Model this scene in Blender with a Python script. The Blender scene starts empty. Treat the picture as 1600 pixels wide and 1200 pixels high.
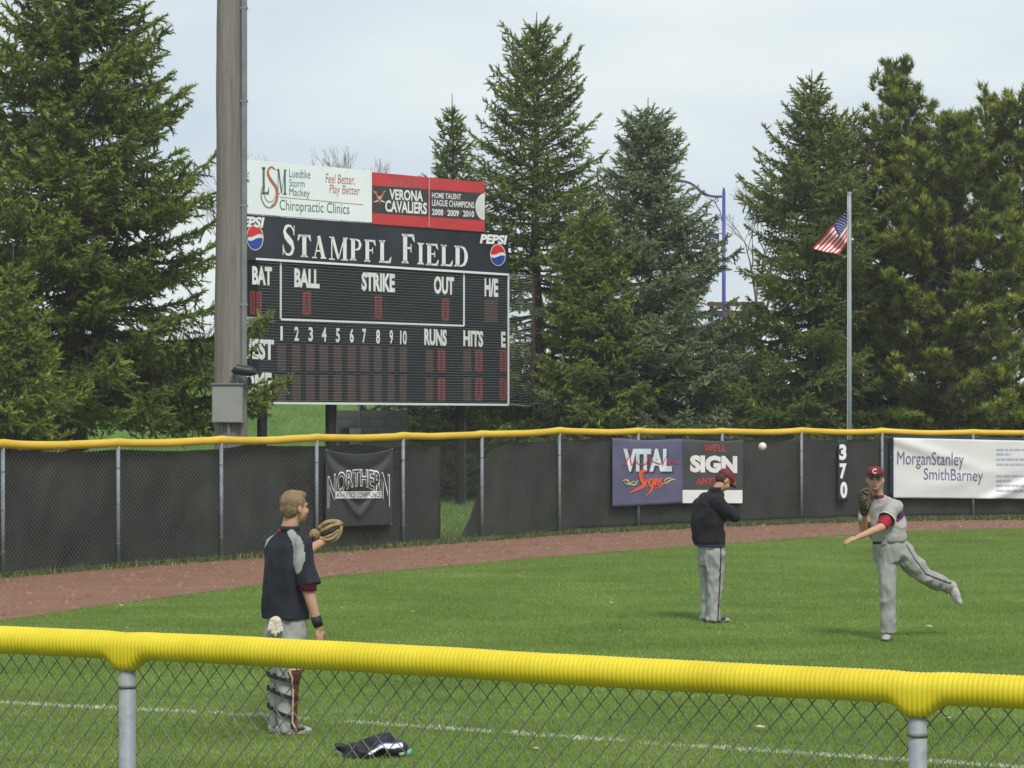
import bpy, bmesh, math, random
import numpy as np
from mathutils import Vector, Matrix, noise
R_ = math.radians
scene = bpy.context.scene
# ------------------------------------------------------------------ camera, sky, sun, exposure
FPX, HC, HORZ = 3800.0, 2.46, 634.0
cam_d = bpy.data.cameras.new('camera'); cam = bpy.data.objects.new('camera', cam_d)
scene.collection.objects.link(cam); scene.camera = cam
cam.location = (0, 0, HC); cam.rotation_euler = (R_(90), 0, 0)
cam_d.sensor_width = 36.0; cam_d.lens = 36.0*FPX/1600.0; cam_d.shift_y = (HORZ-600)/1600.0
cam_d.clip_start = 0.1; cam_d.clip_end = 3000
SUN_EL, SUN_AZ = 50.0, 162.0      # azimuth: compass degrees, light comes from behind the camera, a little from the right
w = bpy.data.worlds.new('World'); scene.world = w; w.use_nodes = True
nt = w.node_tree; nt.nodes.clear()
out = nt.nodes.new('ShaderNodeOutputWorld'); bg = nt.nodes.new('ShaderNodeBackground')
sky = nt.nodes.new('ShaderNodeTexSky'); sky.sky_type = 'NISHITA'; sky.sun_disc = False
sky.sun_elevation = R_(SUN_EL); sky.sun_rotation = R_(SUN_AZ); sky.air_density = 1.2; sky.dust_density = 2.0
tc = nt.nodes.new('ShaderNodeTexCoord'); mp = nt.nodes.new('ShaderNodeMapping')
mp.inputs['Scale'].default_value = (3.0, 3.0, 12.0); mp.inputs['Location'].default_value = (2.3, .7, .15)
nz = nt.nodes.new('ShaderNodeTexNoise'); nz.inputs['Scale'].default_value = 1.35; nz.inputs['Detail'].default_value = 3; nz.inputs['Roughness'].default_value = .42
cr = nt.nodes.new('ShaderNodeValToRGB')
cr.color_ramp.elements[0].position = .33; cr.color_ramp.elements[0].color = (4.55, 5.25, 5.95, 1)
cr.color_ramp.elements[1].position = .62; cr.color_ramp.elements[1].color = (6.1, 6.65, 6.72, 1)
mx = nt.nodes.new('ShaderNodeMix'); mx.data_type = 'RGBA'; mx.inputs[0].default_value = .95
nt.links.new(tc.outputs['Generated'], mp.inputs['Vector']); nt.links.new(mp.outputs[0], nz.inputs['Vector'])
nt.links.new(nz.outputs['Fac'], cr.inputs['Fac']); nt.links.new(sky.outputs[0], mx.inputs[6])
nt.links.new(cr.outputs[0], mx.inputs[7]); nt.links.new(mx.outputs[2], bg.inputs['Color'])
bg.inputs['Strength'].default_value = .1; nt.links.new(bg.outputs[0], out.inputs['Surface'])
sun_d = bpy.data.lights.new('sun', 'SUN'); sun_d.energy = 2.2; sun_d.angle = R_(14); sun_d.color = (1, .96, .9)
sun = bpy.data.objects.new('sun', sun_d); scene.collection.objects.link(sun)
_a, _e = R_(SUN_AZ), R_(SUN_EL)
sun.rotation_euler = Vector((math.sin(_a)*math.cos(_e), math.cos(_a)*math.cos(_e), math.sin(_e))).to_track_quat('Z', 'Y').to_euler()
vs = scene.view_settings; vs.view_transform = 'Standard'; vs.look = 'None'; vs.exposure = 0.48; vs.gamma = 1.0; vs.use_curve_mapping = False

# ------------------------------------------------------------------ helpers
rnd = random.Random(7)
BASE = {}
def P(px, py, Y): return Vector(((px-800)*Y/FPX, Y, HC-(py-HORZ)*Y/FPX))
def gY(py): return FPX*HC/(py-HORZ)
def G(px, py, z=0.0):
    Y = FPX*(HC-z)/(py-HORZ); return Vector(((px-800)*Y/FPX, Y, z))
def link(o): scene.collection.objects.link(o); return o
def tag(o, label=None, cat=None, group=None, kind=None):
    if label: o['label'] = label
    if cat: o['category'] = cat
    if group: o['group'] = group
    if kind: o['kind'] = kind
    return o
def thing(name, loc, label, cat, group=None):
    o = bpy.data.objects.new(name, None); o.location = loc; o.empty_display_size = .2; link(o)
    BASE[o.name] = Vector(loc); return tag(o, label, cat, group)
def mesh_obj(name, me, mats, parent=None, kind=None, base=None):
    """me has world coordinates; shifted so that it hangs on its parent's base"""
    if not isinstance(mats, (list, tuple)): mats = [mats]
    for m in mats: me.materials.append(m)
    o = bpy.data.objects.new(name, me); link(o)
    if parent is not None:
        b = BASE[parent.name]; o.parent = parent; BASE[o.name] = b
        me.transform(Matrix.Translation(-b))
    else:
        b = Vector(base) if base is not None else Vector((0, 0, 0))
        me.transform(Matrix.Translation(-b)); o.location = b; BASE[o.name] = b
    if kind: o['kind'] = kind
    me.update(); return o
def np_mesh(name, V, F, mi=None, smooth=False, attr=None):
    """V (n,3) array, F (m,k) array of a single face size"""
    V = np.asarray(V, dtype=np.float32); F = np.asarray(F, dtype=np.int32); k = F.shape[1]
    me = bpy.data.meshes.new(name); me.vertices.add(len(V)); me.vertices.foreach_set('co', V.ravel())
    me.loops.add(F.size); me.loops.foreach_set('vertex_index', F.ravel())
    me.polygons.add(len(F)); me.polygons.foreach_set('loop_start', np.arange(0, F.size, k, dtype=np.int32))
    if mi is not None: me.polygons.foreach_set('material_index', np.asarray(mi, dtype=np.int32))
    if smooth: me.polygons.foreach_set('use_smooth', np.ones(len(F), dtype=bool))
    if attr is not None:
        a = me.attributes.new('tint', 'FLOAT', 'POINT'); a.data.foreach_set('value', np.asarray(attr, dtype=np.float32))
    me.update(calc_edges=True); me.validate(); return me
class MB:
    def __init__(s): s.v = []; s.f = []; s.m = []; s.cm = 0
    def add(s, vs, fs):
        o = len(s.v); s.v += [tuple(v) for v in vs]; s.f += [tuple(i+o for i in f) for f in fs]; s.m += [s.cm]*len(fs); return s
    def box(s, c, sz, rz=0.0, ax=None):
        c = Vector(c); hx, hy, hz = sz[0]/2, sz[1]/2, sz[2]/2
        M = Matrix.Rotation(rz, 3, 'Z') if ax is None else ax
        vs = [c+M@Vector((x*hx, y*hy, z*hz)) for x in (-1, 1) for y in (-1, 1) for z in (-1, 1)]
        return s.add(vs, [(0,1,3,2),(4,6,7,5),(0,4,5,1),(2,3,7,6),(0,2,6,4),(1,5,7,3)])
    def tube(s, pts, r, n=8, cap=True):
        pts = [Vector(p) for p in pts]; k = len(pts)
        rs = r if isinstance(r, (list, tuple)) else [r]*k
        vs = []; up = None
        for i, p in enumerate(pts):
            t = (pts[min(i+1, k-1)]-pts[max(i-1, 0)])
            t = t.normalized() if t.length > 1e-9 else Vector((0, 0, 1))
            if up is None:
                up = Vector((0, 0, 1)) if abs(t.z) < .9 else Vector((1, 0, 0))
            a = (up-t*up.dot(t)); a = a.normalized() if a.length > 1e-6 else t.orthogonal().normalized()
            up = a; b = t.cross(a)
            for j in range(n):
                q = 2*math.pi*j/n; vs.append(p+(a*math.cos(q)+b*math.sin(q))*rs[i])
        fs = [(i*n+j, i*n+(j+1) % n, (i+1)*n+(j+1) % n, (i+1)*n+j) for i in range(k-1) for j in range(n)]
        if cap: fs += [tuple(range(n))[::-1], tuple((k-1)*n+j for j in range(n))]
        return s.add(vs, fs)
    def loft(s, secs, n=20):
        """secs: (centre, a, b, xdir) elliptic sections; the section lies in the plane of xdir and ydir"""
        vs = []; k = len(secs)
        for i, (c, a, b, xd, yd) in enumerate(secs):
            c = Vector(c); xd = Vector(xd).normalized(); yd = Vector(yd).normalized()
            for j in range(n):
                q = 2*math.pi*j/n; vs.append(c+xd*math.cos(q)*a+yd*math.sin(q)*b)
        fs = [(i*n+j, i*n+(j+1) % n, (i+1)*n+(j+1) % n, (i+1)*n+j) for i in range(k-1) for j in range(n)]
        fs += [tuple(range(n))[::-1], tuple((k-1)*n+j for j in range(n))]
        return s.add(vs, fs)
    def ell(s, c, r, M=None, n=14):
        c = Vector(c); vs = []; fs = []; h = n//2
        M = M or Matrix.Identity(3)
        for i in range(1, h):
            th = math.pi*i/h
            for j in range(n):
                q = 2*math.pi*j/n
                vs.append(c+M@Vector((r[0]*math.sin(th)*math.cos(q), r[1]*math.sin(th)*math.sin(q), r[2]*math.cos(th))))
        top = len(vs); vs.append(c+M@Vector((0, 0, r[2]))); vs.append(c-M@Vector((0, 0, r[2])))
        for i in range(h-2):
            for j in range(n): fs.append((i*n+j, (i+1)*n+j, (i+1)*n+(j+1) % n, i*n+(j+1) % n))
        for j in range(n):
            fs.append((top, j, (j+1) % n)); fs.append((top+1, (h-2)*n+(j+1) % n, (h-2)*n+j))
        return s.add(vs, fs)
    def cap(s, p0, p1, r0, r1, n=14):
        p0 = Vector(p0); p1 = Vector(p1); s.ell(p0, (r0, r0, r0), n=n); s.ell(p1, (r1, r1, r1), n=n)
        return s.tube([p0, p1], [r0, r1], n)
    def mesh(s, name='m', smooth=False):
        me = bpy.data.meshes.new(name); me.from_pydata(s.v, [], s.f)
        if len(set(s.m)) > 1 or s.cm: me.polygons.foreach_set('material_index', s.m)
        if smooth: me.polygons.foreach_set('use_smooth', [True]*len(s.f))
        me.update(); return me
    def pieces(s):
        par = list(range(len(s.v)))
        def fd(a):
            while par[a] != a: par[a] = par[par[a]]; a = par[a]
            return a
        for f in s.f:
            r0 = fd(f[0])
            for q in f[1:]: par[fd(q)] = r0
        gr = {}
        for f, m_ in zip(s.f, s.m): gr.setdefault(fd(f[0]), []).append((f, m_))
        for fs in gr.values():
            mb = MB(); mp_ = {}
            for f, m_ in fs:
                for q in f:
                    if q not in mp_: mp_[q] = len(mb.v); mb.v.append(s.v[q])
                mb.f.append(tuple(mp_[q] for q in f)); mb.m.append(m_)
            yield mb
    def each(s, name, mats, parent=None, smooth=False, bevel=0):
        """one object per loose piece"""
        o = None
        for mb in s.pieces(): o = mb.build(name, mats, parent, smooth, None, None, bevel)
        return o
    def frus(s, p0, p1, r0, r1, n=18):
        """tapered limb with a round start and a flat open end"""
        s.ell(Vector(p0), (r0, r0, r0), n=14); return s.tube([p0, p1], [r0, r1], n)
    def build(s, name, mats, parent=None, smooth=False, kind=None, base=None, bevel=0):
        me = s.mesh(name, smooth); o = mesh_obj(name, me, mats, parent, kind, base)
        if bevel:
            b = o.modifiers.new('b', 'BEVEL'); b.width = bevel; b.segments = 2; b.limit_method = 'ANGLE'
        return o
def solid(mb, voxel=.008, smooth=4, name='body'):
    """union of overlapping shapes into one continuous skin"""
    me = mb.mesh('tmp'); o = bpy.data.objects.new('tmp', me); link(o)
    bm = bmesh.new(); bm.from_mesh(me); bmesh.ops.recalc_face_normals(bm, faces=bm.faces); bm.to_mesh(me); bm.free()
    r = o.modifiers.new('r', 'REMESH'); r.mode = 'VOXEL'; r.voxel_size = voxel; r.use_smooth_shade = True
    if smooth:
        sm = o.modifiers.new('s', 'SMOOTH'); sm.factor = .5; sm.iterations = smooth
    dg = bpy.context.evaluated_depsgraph_get(); dg.update()
    res = bpy.data.meshes.new_from_object(o.evaluated_get(dg)); res.name = name
    bpy.data.objects.remove(o); res.polygons.foreach_set('use_smooth', [True]*len(res.polygons))
    return res
def wrinkle(me, amp, freq, stretch=(1, 1, 1), seed=0):
    n = len(me.vertices); co = np.empty(n*3, np.float32); me.vertices.foreach_get('co', co); co = co.reshape(-1, 3)
    no = np.empty(n*3, np.float32); me.vertices.foreach_get('normal', no); no = no.reshape(-1, 3)
    d = np.empty(n, np.float32)
    for i in range(n):
        p = Vector((co[i][0]*freq*stretch[0]+seed, co[i][1]*freq*stretch[1], co[i][2]*freq*stretch[2]))
        v = noise.noise(p); d[i] = (abs(v)*-1.6+.35)*amp+noise.noise(p*2.7)*amp*.35
    co += no*d[:, None]; me.vertices.foreach_set('co', co.ravel()); me.update()

def mat(name, col, rough=.75, var=.0, scale=6.0, col2=None, bump=0.0, bscale=60.0, metal=0.0, spec=.35, detail=4.0, st=(1, 1, 1), see=0.0):
    m = bpy.data.materials.new(name); m.use_nodes = True; t = m.node_tree; b = t.nodes['Principled BSDF']
    b.inputs['Roughness'].default_value = rough; b.inputs['Metallic'].default_value = metal
    b.inputs['Specular IOR Level'].default_value = spec
    g = t.nodes.new('ShaderNodeNewGeometry'); mp = t.nodes.new('ShaderNodeMapping'); mp.inputs['Scale'].default_value = st
    t.links.new(g.outputs['Position'], mp.inputs['Vector'])
    if var or col2:
        n = t.nodes.new('ShaderNodeTexNoise'); n.inputs['Scale'].default_value = scale; n.inputs['Detail'].default_value = detail
        n.inputs['Roughness'].default_value = .65
        t.links.new(mp.outputs[0], n.inputs['Vector'])
        r = t.nodes.new('ShaderNodeValToRGB'); c2 = col2 or tuple(min(1, c*(1+var)) for c in col); c1 = col if col2 else tuple(c*(1-var) for c in col)
        r.color_ramp.elements[0].position = .32; r.color_ramp.elements[1].position = .68
        r.color_ramp.elements[0].color = (*c1, 1); r.color_ramp.elements[1].color = (*c2, 1)
        t.links.new(n.outputs['Fac'], r.inputs['Fac']); t.links.new(r.outputs[0], b.inputs['Base Color'])
    else: b.inputs['Base Color'].default_value = (*col, 1)
    if see:
        tb = t.nodes.new('ShaderNodeBsdfTransparent'); ms = t.nodes.new('ShaderNodeMixShader'); ms.inputs[0].default_value = see
        t.links.new(b.outputs[0], ms.inputs[1]); t.links.new(tb.outputs[0], ms.inputs[2]); t.links.new(ms.outputs[0], t.nodes['Material Output'].inputs['Surface'])
    if bump:
        n2 = t.nodes.new('ShaderNodeTexNoise'); n2.inputs['Scale'].default_value = bscale; n2.inputs['Detail'].default_value = 4
        t.links.new(mp.outputs[0], n2.inputs['Vector'])
        bp = t.nodes.new('ShaderNodeBump'); bp.inputs['Strength'].default_value = min(1, bump); bp.inputs['Distance'].default_value = .02
        t.links.new(n2.outputs['Fac'], bp.inputs['Height']); t.links.new(bp.outputs[0], b.inputs['Normal'])
    return m
def leafmat(name, c0, c1, rough=.6, trans=.25, c2=None):
    m = bpy.data.materials.new(name); m.use_nodes = True; t = m.node_tree; b = t.nodes['Principled BSDF']
    b.inputs['Roughness'].default_value = rough; b.inputs['Specular IOR Level'].default_value = .25
    a = t.nodes.new('ShaderNodeAttribute'); a.attribute_name = 'tint'
    r = t.nodes.new('ShaderNodeValToRGB'); r.color_ramp.elements[0].color = (*c0, 1); r.color_ramp.elements[1].color = (*c1, 1)
    if c2:
        e = r.color_ramp.elements.new(.5); e.color = (*c2, 1)
    t.links.new(a.outputs['Fac'], r.inputs['Fac']); t.links.new(r.outputs[0], b.inputs['Base Color'])
    if trans:
        tr = t.nodes.new('ShaderNodeBsdfTranslucent'); mxs = t.nodes.new('ShaderNodeMixShader'); mxs.inputs[0].default_value = trans
        t.links.new(r.outputs[0], tr.inputs['Color']); t.links.new(b.outputs[0], mxs.inputs[1]); t.links.new(tr.outputs[0], mxs.inputs[2])
        t.links.new(mxs.outputs[0], t.nodes['Material Output'].inputs['Surface'])
    return m

MT = dict(
 galv=mat('galvanised_steel', (.24, .265, .285), .6, .18, 14, metal=.1, spec=.4, bump=.1, bscale=90),
 galv_far=mat('weathered_steel', (.20, .225, .25), .6, .2, 5, metal=.1),
 wire=mat('fence_wire', (.15, .155, .125), .65, .3, 20, metal=.05),
 wire_far=mat('far_fence_wire', (.13, .135, .12), .55, .25, 8, metal=.2),
 yellow=mat('yellow_plastic', (.56, .44, .012), .5, col2=(.67, .55, .022), scale=3.5, spec=.4, detail=8),
 yellow_far=mat('yellow_plastic_far', (.56, .36, .025), .5, col2=(.66, .45, .04), scale=1.1, spec=.4),
 screen=mat('windscreen_mesh', (.028, .029, .027), .9, col2=(.062, .065, .060), scale=.7, bump=.8, bscale=2.2, spec=.1, detail=7, see=.10),
 dirt=mat('track_dirt', (.185, .100, .068), .95, col2=(.245, .137, .096), scale=1.6, bump=1, bscale=35, spec=.1, detail=9),
 grass_base=mat('turf_soil', (.080, .125, .028), .95, col2=(.12, .175, .040), scale=.9, bump=.6, bscale=40, spec=.05, detail=8),
 bank=mat('bank_grass', (.065, .13, .032), .95, col2=(.115, .195, .05), scale=.8, bump=.7, bscale=9, spec=.05, detail=9),
 white=mat('white_paint', (.72, .73, .71), .6, .06, 4),
 black=mat('black_paint', (.012, .012, .016), .5, .3, 3),
)
# ------------------------------------------------------------------ ground
EDGE = [(-260, 1000), (-150, 986), (0, 970), (92, 957), (155, 946), (212, 940), (325, 925), (480, 904), (660, 888), (850, 871), (1040, 856), (1200, 845), (1320, 836), (1425, 830), (1560, 826), (1750, 823), (2050, 821)]
EDGE_W = [G(*e) for e in EDGE]
POSTPX = [(-185, 919, 1.905), (5, 901, 1.907), (185, 886, 1.894), (346, 874, 1.906), (495, 863, 1.923), (630, 853, 1.93), (753, 844, 1.939), (874, 834.5, 1.985), (997, 828, 1.953), (1128, 822, 1.94), (1252, 817, 1.935), (1378, 813.5, 1.91), (1520, 811.5, 1.884), (1670, 810, 1.89), (1830, 809, 1.9)]
POSTS = []
for a, b, z in POSTPX:
    g = G(a, b); POSTS.append((g.x, g.y, z))
ex = np.array([p.x for p in EDGE_W]); ey = np.array([p.y for p in EDGE_W])
fx_ = np.array([p[0] for p in POSTS]); fy_ = np.array([p[1] for p in POSTS])
def edgeY(x): return np.interp(x, ex, ey)
def fenceY(x): return np.interp(x, fx_, fy_)
def hgt(x, y):
    t = min(1, max(0, (y-63)/17)); t = t*t*(3-2*t)
    side = 1/(1+math.exp((x-0.5)/2.0))
    top = 3.05*side+1.6*(1-side)
    b = 0.12*noise.noise(Vector((x*.2, y*.2, 0)))*min(1, max(0, (y-62)/6))
    far = 0 if y < 140 else min(14, (y-140)*.02)
    return t*top+b-far*0
ys = list(np.linspace(-25, 60, 30))+list(np.linspace(61, 84, 34))+[88, 95, 105, 120, 140, 170, 210, 250]
xs = [-150, -110, -80, -60, -40]+list(np.linspace(-32, 32, 65))+[40, 60, 80, 110, 150]
vs_ = [(x, y, hgt(x, y)) for y in ys for x in xs]; nx = len(xs)
fs_ = [(j*nx+i, j*nx+i+1, (j+1)*nx+i+1, (j+1)*nx+i) for j in range(len(ys)-1) for i in range(nx-1)]
me = bpy.data.meshes.new('ground'); me.from_pydata(vs_, [], fs_)
me.polygons.foreach_set('use_smooth', [True]*len(fs_))
me.polygons.foreach_set('material_index', [1 if ys[k//(nx-1)] > 50 else 0 for k in range(len(fs_))])
go = mesh_obj('ground', me, [MT['grass_base'], MT['bank']]); go['kind'] = 'structure'
# warning track
b = MB(); k = 120; X0, X1 = -14, 22
Vv = []
for i in range(k+1):
    x = X0+(X1-X0)*i/k; e = float(edgeY(x))+.12*noise.noise(Vector((x*1.3, 0, 3)))+.05*noise.noise(Vector((x*5, 0, 1))); f = float(fenceY(x))
    Vv += [(x, e, .004), (x, f-.45+.12*noise.noise(Vector((x*1.1, 7, 3))), .004)]
b.add(Vv, [(2*i, 2*i+2, 2*i+3, 2*i+1) for i in range(k)])
o = b.build('warning_track', MT['dirt']); o['kind'] = 'structure'
# pebbles and clods on the track
rs = np.random.RandomState(3)
def scatter_tris(n, fn_pos, size, zoff=.004, lean=1.0):
    pass
n = 6500; x = rs.uniform(-9, 12, n); e = edgeY(x); f = fenceY(x)-.5; u = rs.rand(n); y = e+.05+(f-e-.05)*u
sz = rs.gamma(2, .006, n)+.006
T = np.array([[-1, -.8, 0], [1, -.7, 0], [.1, 1, 0], [0, 0, .9]])
ang = rs.uniform(0, 6.28, n); c, s_ = np.cos(ang), np.sin(ang)
V = np.empty((n, 4, 3)); 
for q in range(4):
    V[:, q, 0] = x+(T[q, 0]*c-T[q, 1]*s_)*sz; V[:, q, 1] = y+(T[q, 0]*s_+T[q, 1]*c)*sz; V[:, q, 2] = .004+T[q, 2]*sz
F = (np.arange(n)[:, None, None]*4+np.array([[0, 1, 3], [1, 2, 3], [2, 0, 3]])[None]).reshape(-1, 3)
gm = leafmat('gravel', (.15, .080, .054), (.27, .165, .12), .95, 0)
o = mesh_obj('gravel', np_mesh('gravel', V.reshape(-1, 3), F, attr=np.repeat(rs.rand(n), 4)), gm, kind='stuff')
tag(o, 'reddish crumbs of crushed brick scattered over the warning track', 'gravel')

# turf: one triangle per blade
def blades(n, x, y, hmin, hmax, wid, tint, z0=0.0, seed=0):
    r = np.random.RandomState(seed); a = r.uniform(0, 2*np.pi, n); h = r.uniform(hmin, hmax, n); w_ = wid*r.uniform(.6, 1.4, n)
    la = r.uniform(0, 2*np.pi, n); ll = h*r.uniform(.1, .9, n)
    V = np.empty((n, 3, 3)); ca, sa = np.cos(a)*w_/2, np.sin(a)*w_/2
    V[:, 0] = np.stack([x-ca, y-sa, np.full(n, z0)], 1); V[:, 1] = np.stack([x+ca, y+sa, np.full(n, z0)], 1)
    V[:, 2] = np.stack([x+np.cos(la)*ll, y+np.sin(la)*ll, z0+h], 1)
    return V.reshape(-1, 3), np.arange(3*n).reshape(-1, 3), np.repeat(tint, 3)
def cloudn(x, y, sc, seed=0.0):
    out = np.empty(len(x))
    for i in range(len(x)): out[i] = noise.noise(Vector((x[i]*sc, y[i]*sc, seed)))
    return out
# low-res noise lookup for speed
GX, GYY = np.linspace(-14, 22, 361), np.linspace(8, 60, 521)
def field(seed, scx, scy):
    A = np.empty((len(GYY), len(GX)))
    for j, yy in enumerate(GYY):
        for i, xx in enumerate(GX): A[j, i] = noise.noise(Vector((xx*scx, yy*scy, seed)))
    return A
FA = field(1.0, .55, .9); FB = field(5.0, 2.2, 3.2)
def look(A, x, y):
    i = np.clip(((x-GX[0])/(GX[1]-GX[0])).astype(int), 0, len(GX)-1); j = np.clip(((y-GYY[0])/(GYY[1]-GYY[0])).astype(int), 0, len(GYY)-1)
    return A[j, i]
LINE = [G(-60, 1096), G(0, 1099), G(400, 1119), G(1240, 1178), G(1600, 1201), G(1800, 1214)]
lx = np.array([p.x for p in LINE]); ly = np.array([p.y for p in LINE])
N = 520000
r = np.random.RandomState(11); u = r.rand(N); y = 12.5+(52-12.5)*u**1.5
hw = y*.226+.4; x = r.uniform(-1, 1, N)*hw
keep = (y < edgeY(x)+.07*r.randn(N)+.10*np.sin(x*3.1)*np.sin(x*1.3+1)+.06*np.sin(x*9.7)); x, y = x[keep], y[keep]
ta = look(FA, x, y)+.06*r.randn(len(x)); tb = look(FB, x, y)
tint = np.clip((.47+.50*ta+.28*tb)+.14*r.randn(len(x)), 0, 1)
dl = np.abs(y-np.interp(x, lx, ly)); inl = (dl < .05) & (r.rand(len(x)) < .8*(look(FB, x*1.7, y) > -.32)) & (x < 6)
V, F, A = blades((~inl).sum(), x[~inl], y[~inl], .014, .034, .0085, tint[~inl], seed=2)
gmat = leafmat('grass_blade', (.125, .190, .034), (.33, .41, .12), .6, .38, c2=(.205, .305, .066))
o = mesh_obj('grass', np_mesh('grass', V, F, attr=A), gmat, kind='stuff'); tag(o, 'short mown green outfield grass inside the fences', 'grass')
n2 = 3600; t2 = r.rand(n2)*(lx[-1]-lx[0])+lx[0]; y2 = np.interp(t2, lx, ly)+r.uniform(-.048, .048, n2)
kp = look(FB, t2*1.7, y2) > -.25; t2, y2 = t2[kp], y2[kp]
V, F, A = blades(len(t2), t2, y2, .015, .034, .013, r.rand(len(t2)), seed=5)
lm = leafmat('line_chalk', (.30, .36, .22), (.62, .65, .52), .8, .1)
V = np.concatenate([V]); o = mesh_obj('foul_line', np_mesh('foul_line', V, F, attr=A), lm); o['kind'] = 'structure'
# taller rough grass at the foot of the outfield fence
n3 = 26000; x3 = r.uniform(-10, 14, n3); y3 = fenceY(x3)+r.uniform(-.62, .5, n3)
kp = r.rand(n3) < np.where((x3 > -2.2), 1.0, .6); x3, y3 = x3[kp], y3[kp]
V, F, A = blades(len(x3), x3, y3, .04, .13, .016, np.clip(.5+.3*r.randn(len(x3)), 0, 1), seed=8)
o = mesh_obj('rough_grass', np_mesh('rough_grass', V, F, attr=A), leafmat('rough_blade', (.05, .075, .026), (.26, .25, .12), .6, .2, c2=(.10, .135, .045)), kind='stuff')
tag(o, 'longer dull grass along the foot of the outfield fence', 'grass')
# grass seen through the gap in the screen and on the bank
n4 = 62000; x4 = r.uniform(-14, 3, n4); y4 = r.uniform(45, 82, n4)
kp = y4 > fenceY(x4)+.4; x4, y4 = x4[kp], y4[kp]
z4 = np.array([hgt(a, b_) for a, b_ in zip(x4, y4)])
V, F, A = blades(len(x4), x4, y4, .04, .10, .022, np.clip(.5+.35*r.randn(len(x4)), 0, 1), seed=9); V[:, 2] += np.repeat(z4, 3)
o = mesh_obj('bank_turf', np_mesh('bank_turf', V, F, attr=A), leafmat('bank_blade', (.10, .18, .042), (.23, .32, .09), .6, .3, c2=(.15, .245, .062)), kind='stuff')
tag(o, 'bright green grass on the bank behind the scoreboard', 'grass')
# small pale leaf litter on the field
LEAFL = ['pale dry leaf on the grass right of the hand of the person in navy', 'pale dry leaf at the grass edge right of the person in the black pullover', 'pale dry leaf on the grass left of the planted knee of the throwing person', 'whitish leaf on the grass between the two feet of the throwing person', 'pale leaf on the near grass just right of the right-hand foreground post', 'pale leaf on the grass above the left-hand foreground post, beside the red track', 'tiny pale leaf in the open grass, left one of the three in midfield', 'tiny pale leaf in midfield just above the yellow rail', 'small pale leaf in midfield, upper one of the three', 'pale scrap at the track edge below the long white banner', 'tiny leaf near the bottom edge below the chalk line', 'pale leaf behind the foreground wire left of the right-hand post', 'tiny pale leaf just below the one beside the hand of the person in navy']
dl_ = mat('dry_leaf', (.45, .38, .27), .9, .3, 30)
for i, (px, py, s) in enumerate([(535, 955, .035), (1175, 850, .04), (1365, 925, .03), (1452, 984, .05), (1480, 1129, .03), (190, 951, .05), (645, 960, .02), (967, 990, .02), (955, 946, .03), (1500, 826, .05), (838, 1177, .025), (1188, 1144, .05), (552, 977, .02)]):
    p = G(px, py); m = MB(); a = rnd.uniform(0, 6)
    pts = [(1, 0, .1), (.3, .5, .35), (-.6, .45, .15), (-1, 0, .3), (-.5, -.5, .2), (.4, -.45, .1)]
    top = [(p.x+s*(q[0]*math.cos(a)-q[1]*math.sin(a)), p.y+s*(q[0]*math.sin(a)+q[1]*math.cos(a)), .035+s*q[2]) for q in pts]
    m.add(top+[(t[0], t[1], t[2]-.004) for t in top], [tuple(range(6)), tuple(range(11, 5, -1))]+[(j, (j+1) % 6, 6+(j+1) % 6, 6+j) for j in range(6)])
    o = m.build('fallen_leaf', dl_, base=(p.x, p.y, .03)); tag(o, LEAFL[i], 'leaf', 'dry leaves scattered on the grass')
# ------------------------------------------------------------------ chain link
def chain(path, z0, z1, wu, hz, r, sides=4, off=.0):
    """flat-spiral wires along a polyline path [(x,y),...]; returns V,F"""
    path = np.array(path); seg = np.diff(path, axis=0); L = np.hypot(seg[:, 0], seg[:, 1]); cum = np.concatenate([[0], np.cumsum(L)])
    def at(u):
        u = np.clip(u, 0, cum[-1]-1e-6); i = np.clip(np.searchsorted(cum, u, 'right')-1, 0, len(L)-1); t = (u-cum[i])/L[i]
        p = path[i]+seg[i]*t[..., None]; d = seg[i]/L[i][..., None]; return p, d
    nw = int(cum[-1]/wu); nh = int((z1-z0)/(hz/2))
    P0 = []; P1 = []
    jj = np.arange(nh+1)
    for i in range(nw):
        right = (jj+i) % 2
        u = i*wu+right*wu+np.where(right == 1, r*.9, -r*.9); z = z0+jj*hz/2
        p, d = at(u); nrm = np.stack([d[:, 1], -d[:, 0]], 1)
        dep = np.where(right == 1, r, -r)*.9+off
        q = np.concatenate([p+nrm*dep[:, None], z[:, None]], 1)
        P0.append(q[:-1]); P1.append(q[1:])
    P0 = np.concatenate(P0); P1 = np.concatenate(P1); n = len(P0)
    t = P1-P0; t /= np.linalg.norm(t, axis=1)[:, None]; P0 = P0-t*r*.5; P1 = P1+t*r*.5
    a = np.cross(t, np.array([0, 0, 1.0])); a /= np.linalg.norm(a, axis=1)[:, None]; b = np.cross(t, a)
    V = np.empty((n, 2*sides, 3))
    for k in range(sides):
        q = 2*math.pi*(k+.5)/sides; o = (a*math.cos(q)+b*math.sin(q))*r; V[:, k] = P0+o; V[:, sides+k] = P1+o
    f = np.array([[k, (k+1) % sides, sides+(k+1) % sides, sides+k] for k in range(sides)])
    return V.reshape(-1, 3), (np.arange(n)[:, None, None]*2*sides+f[None]).reshape(-1, 4)
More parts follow.
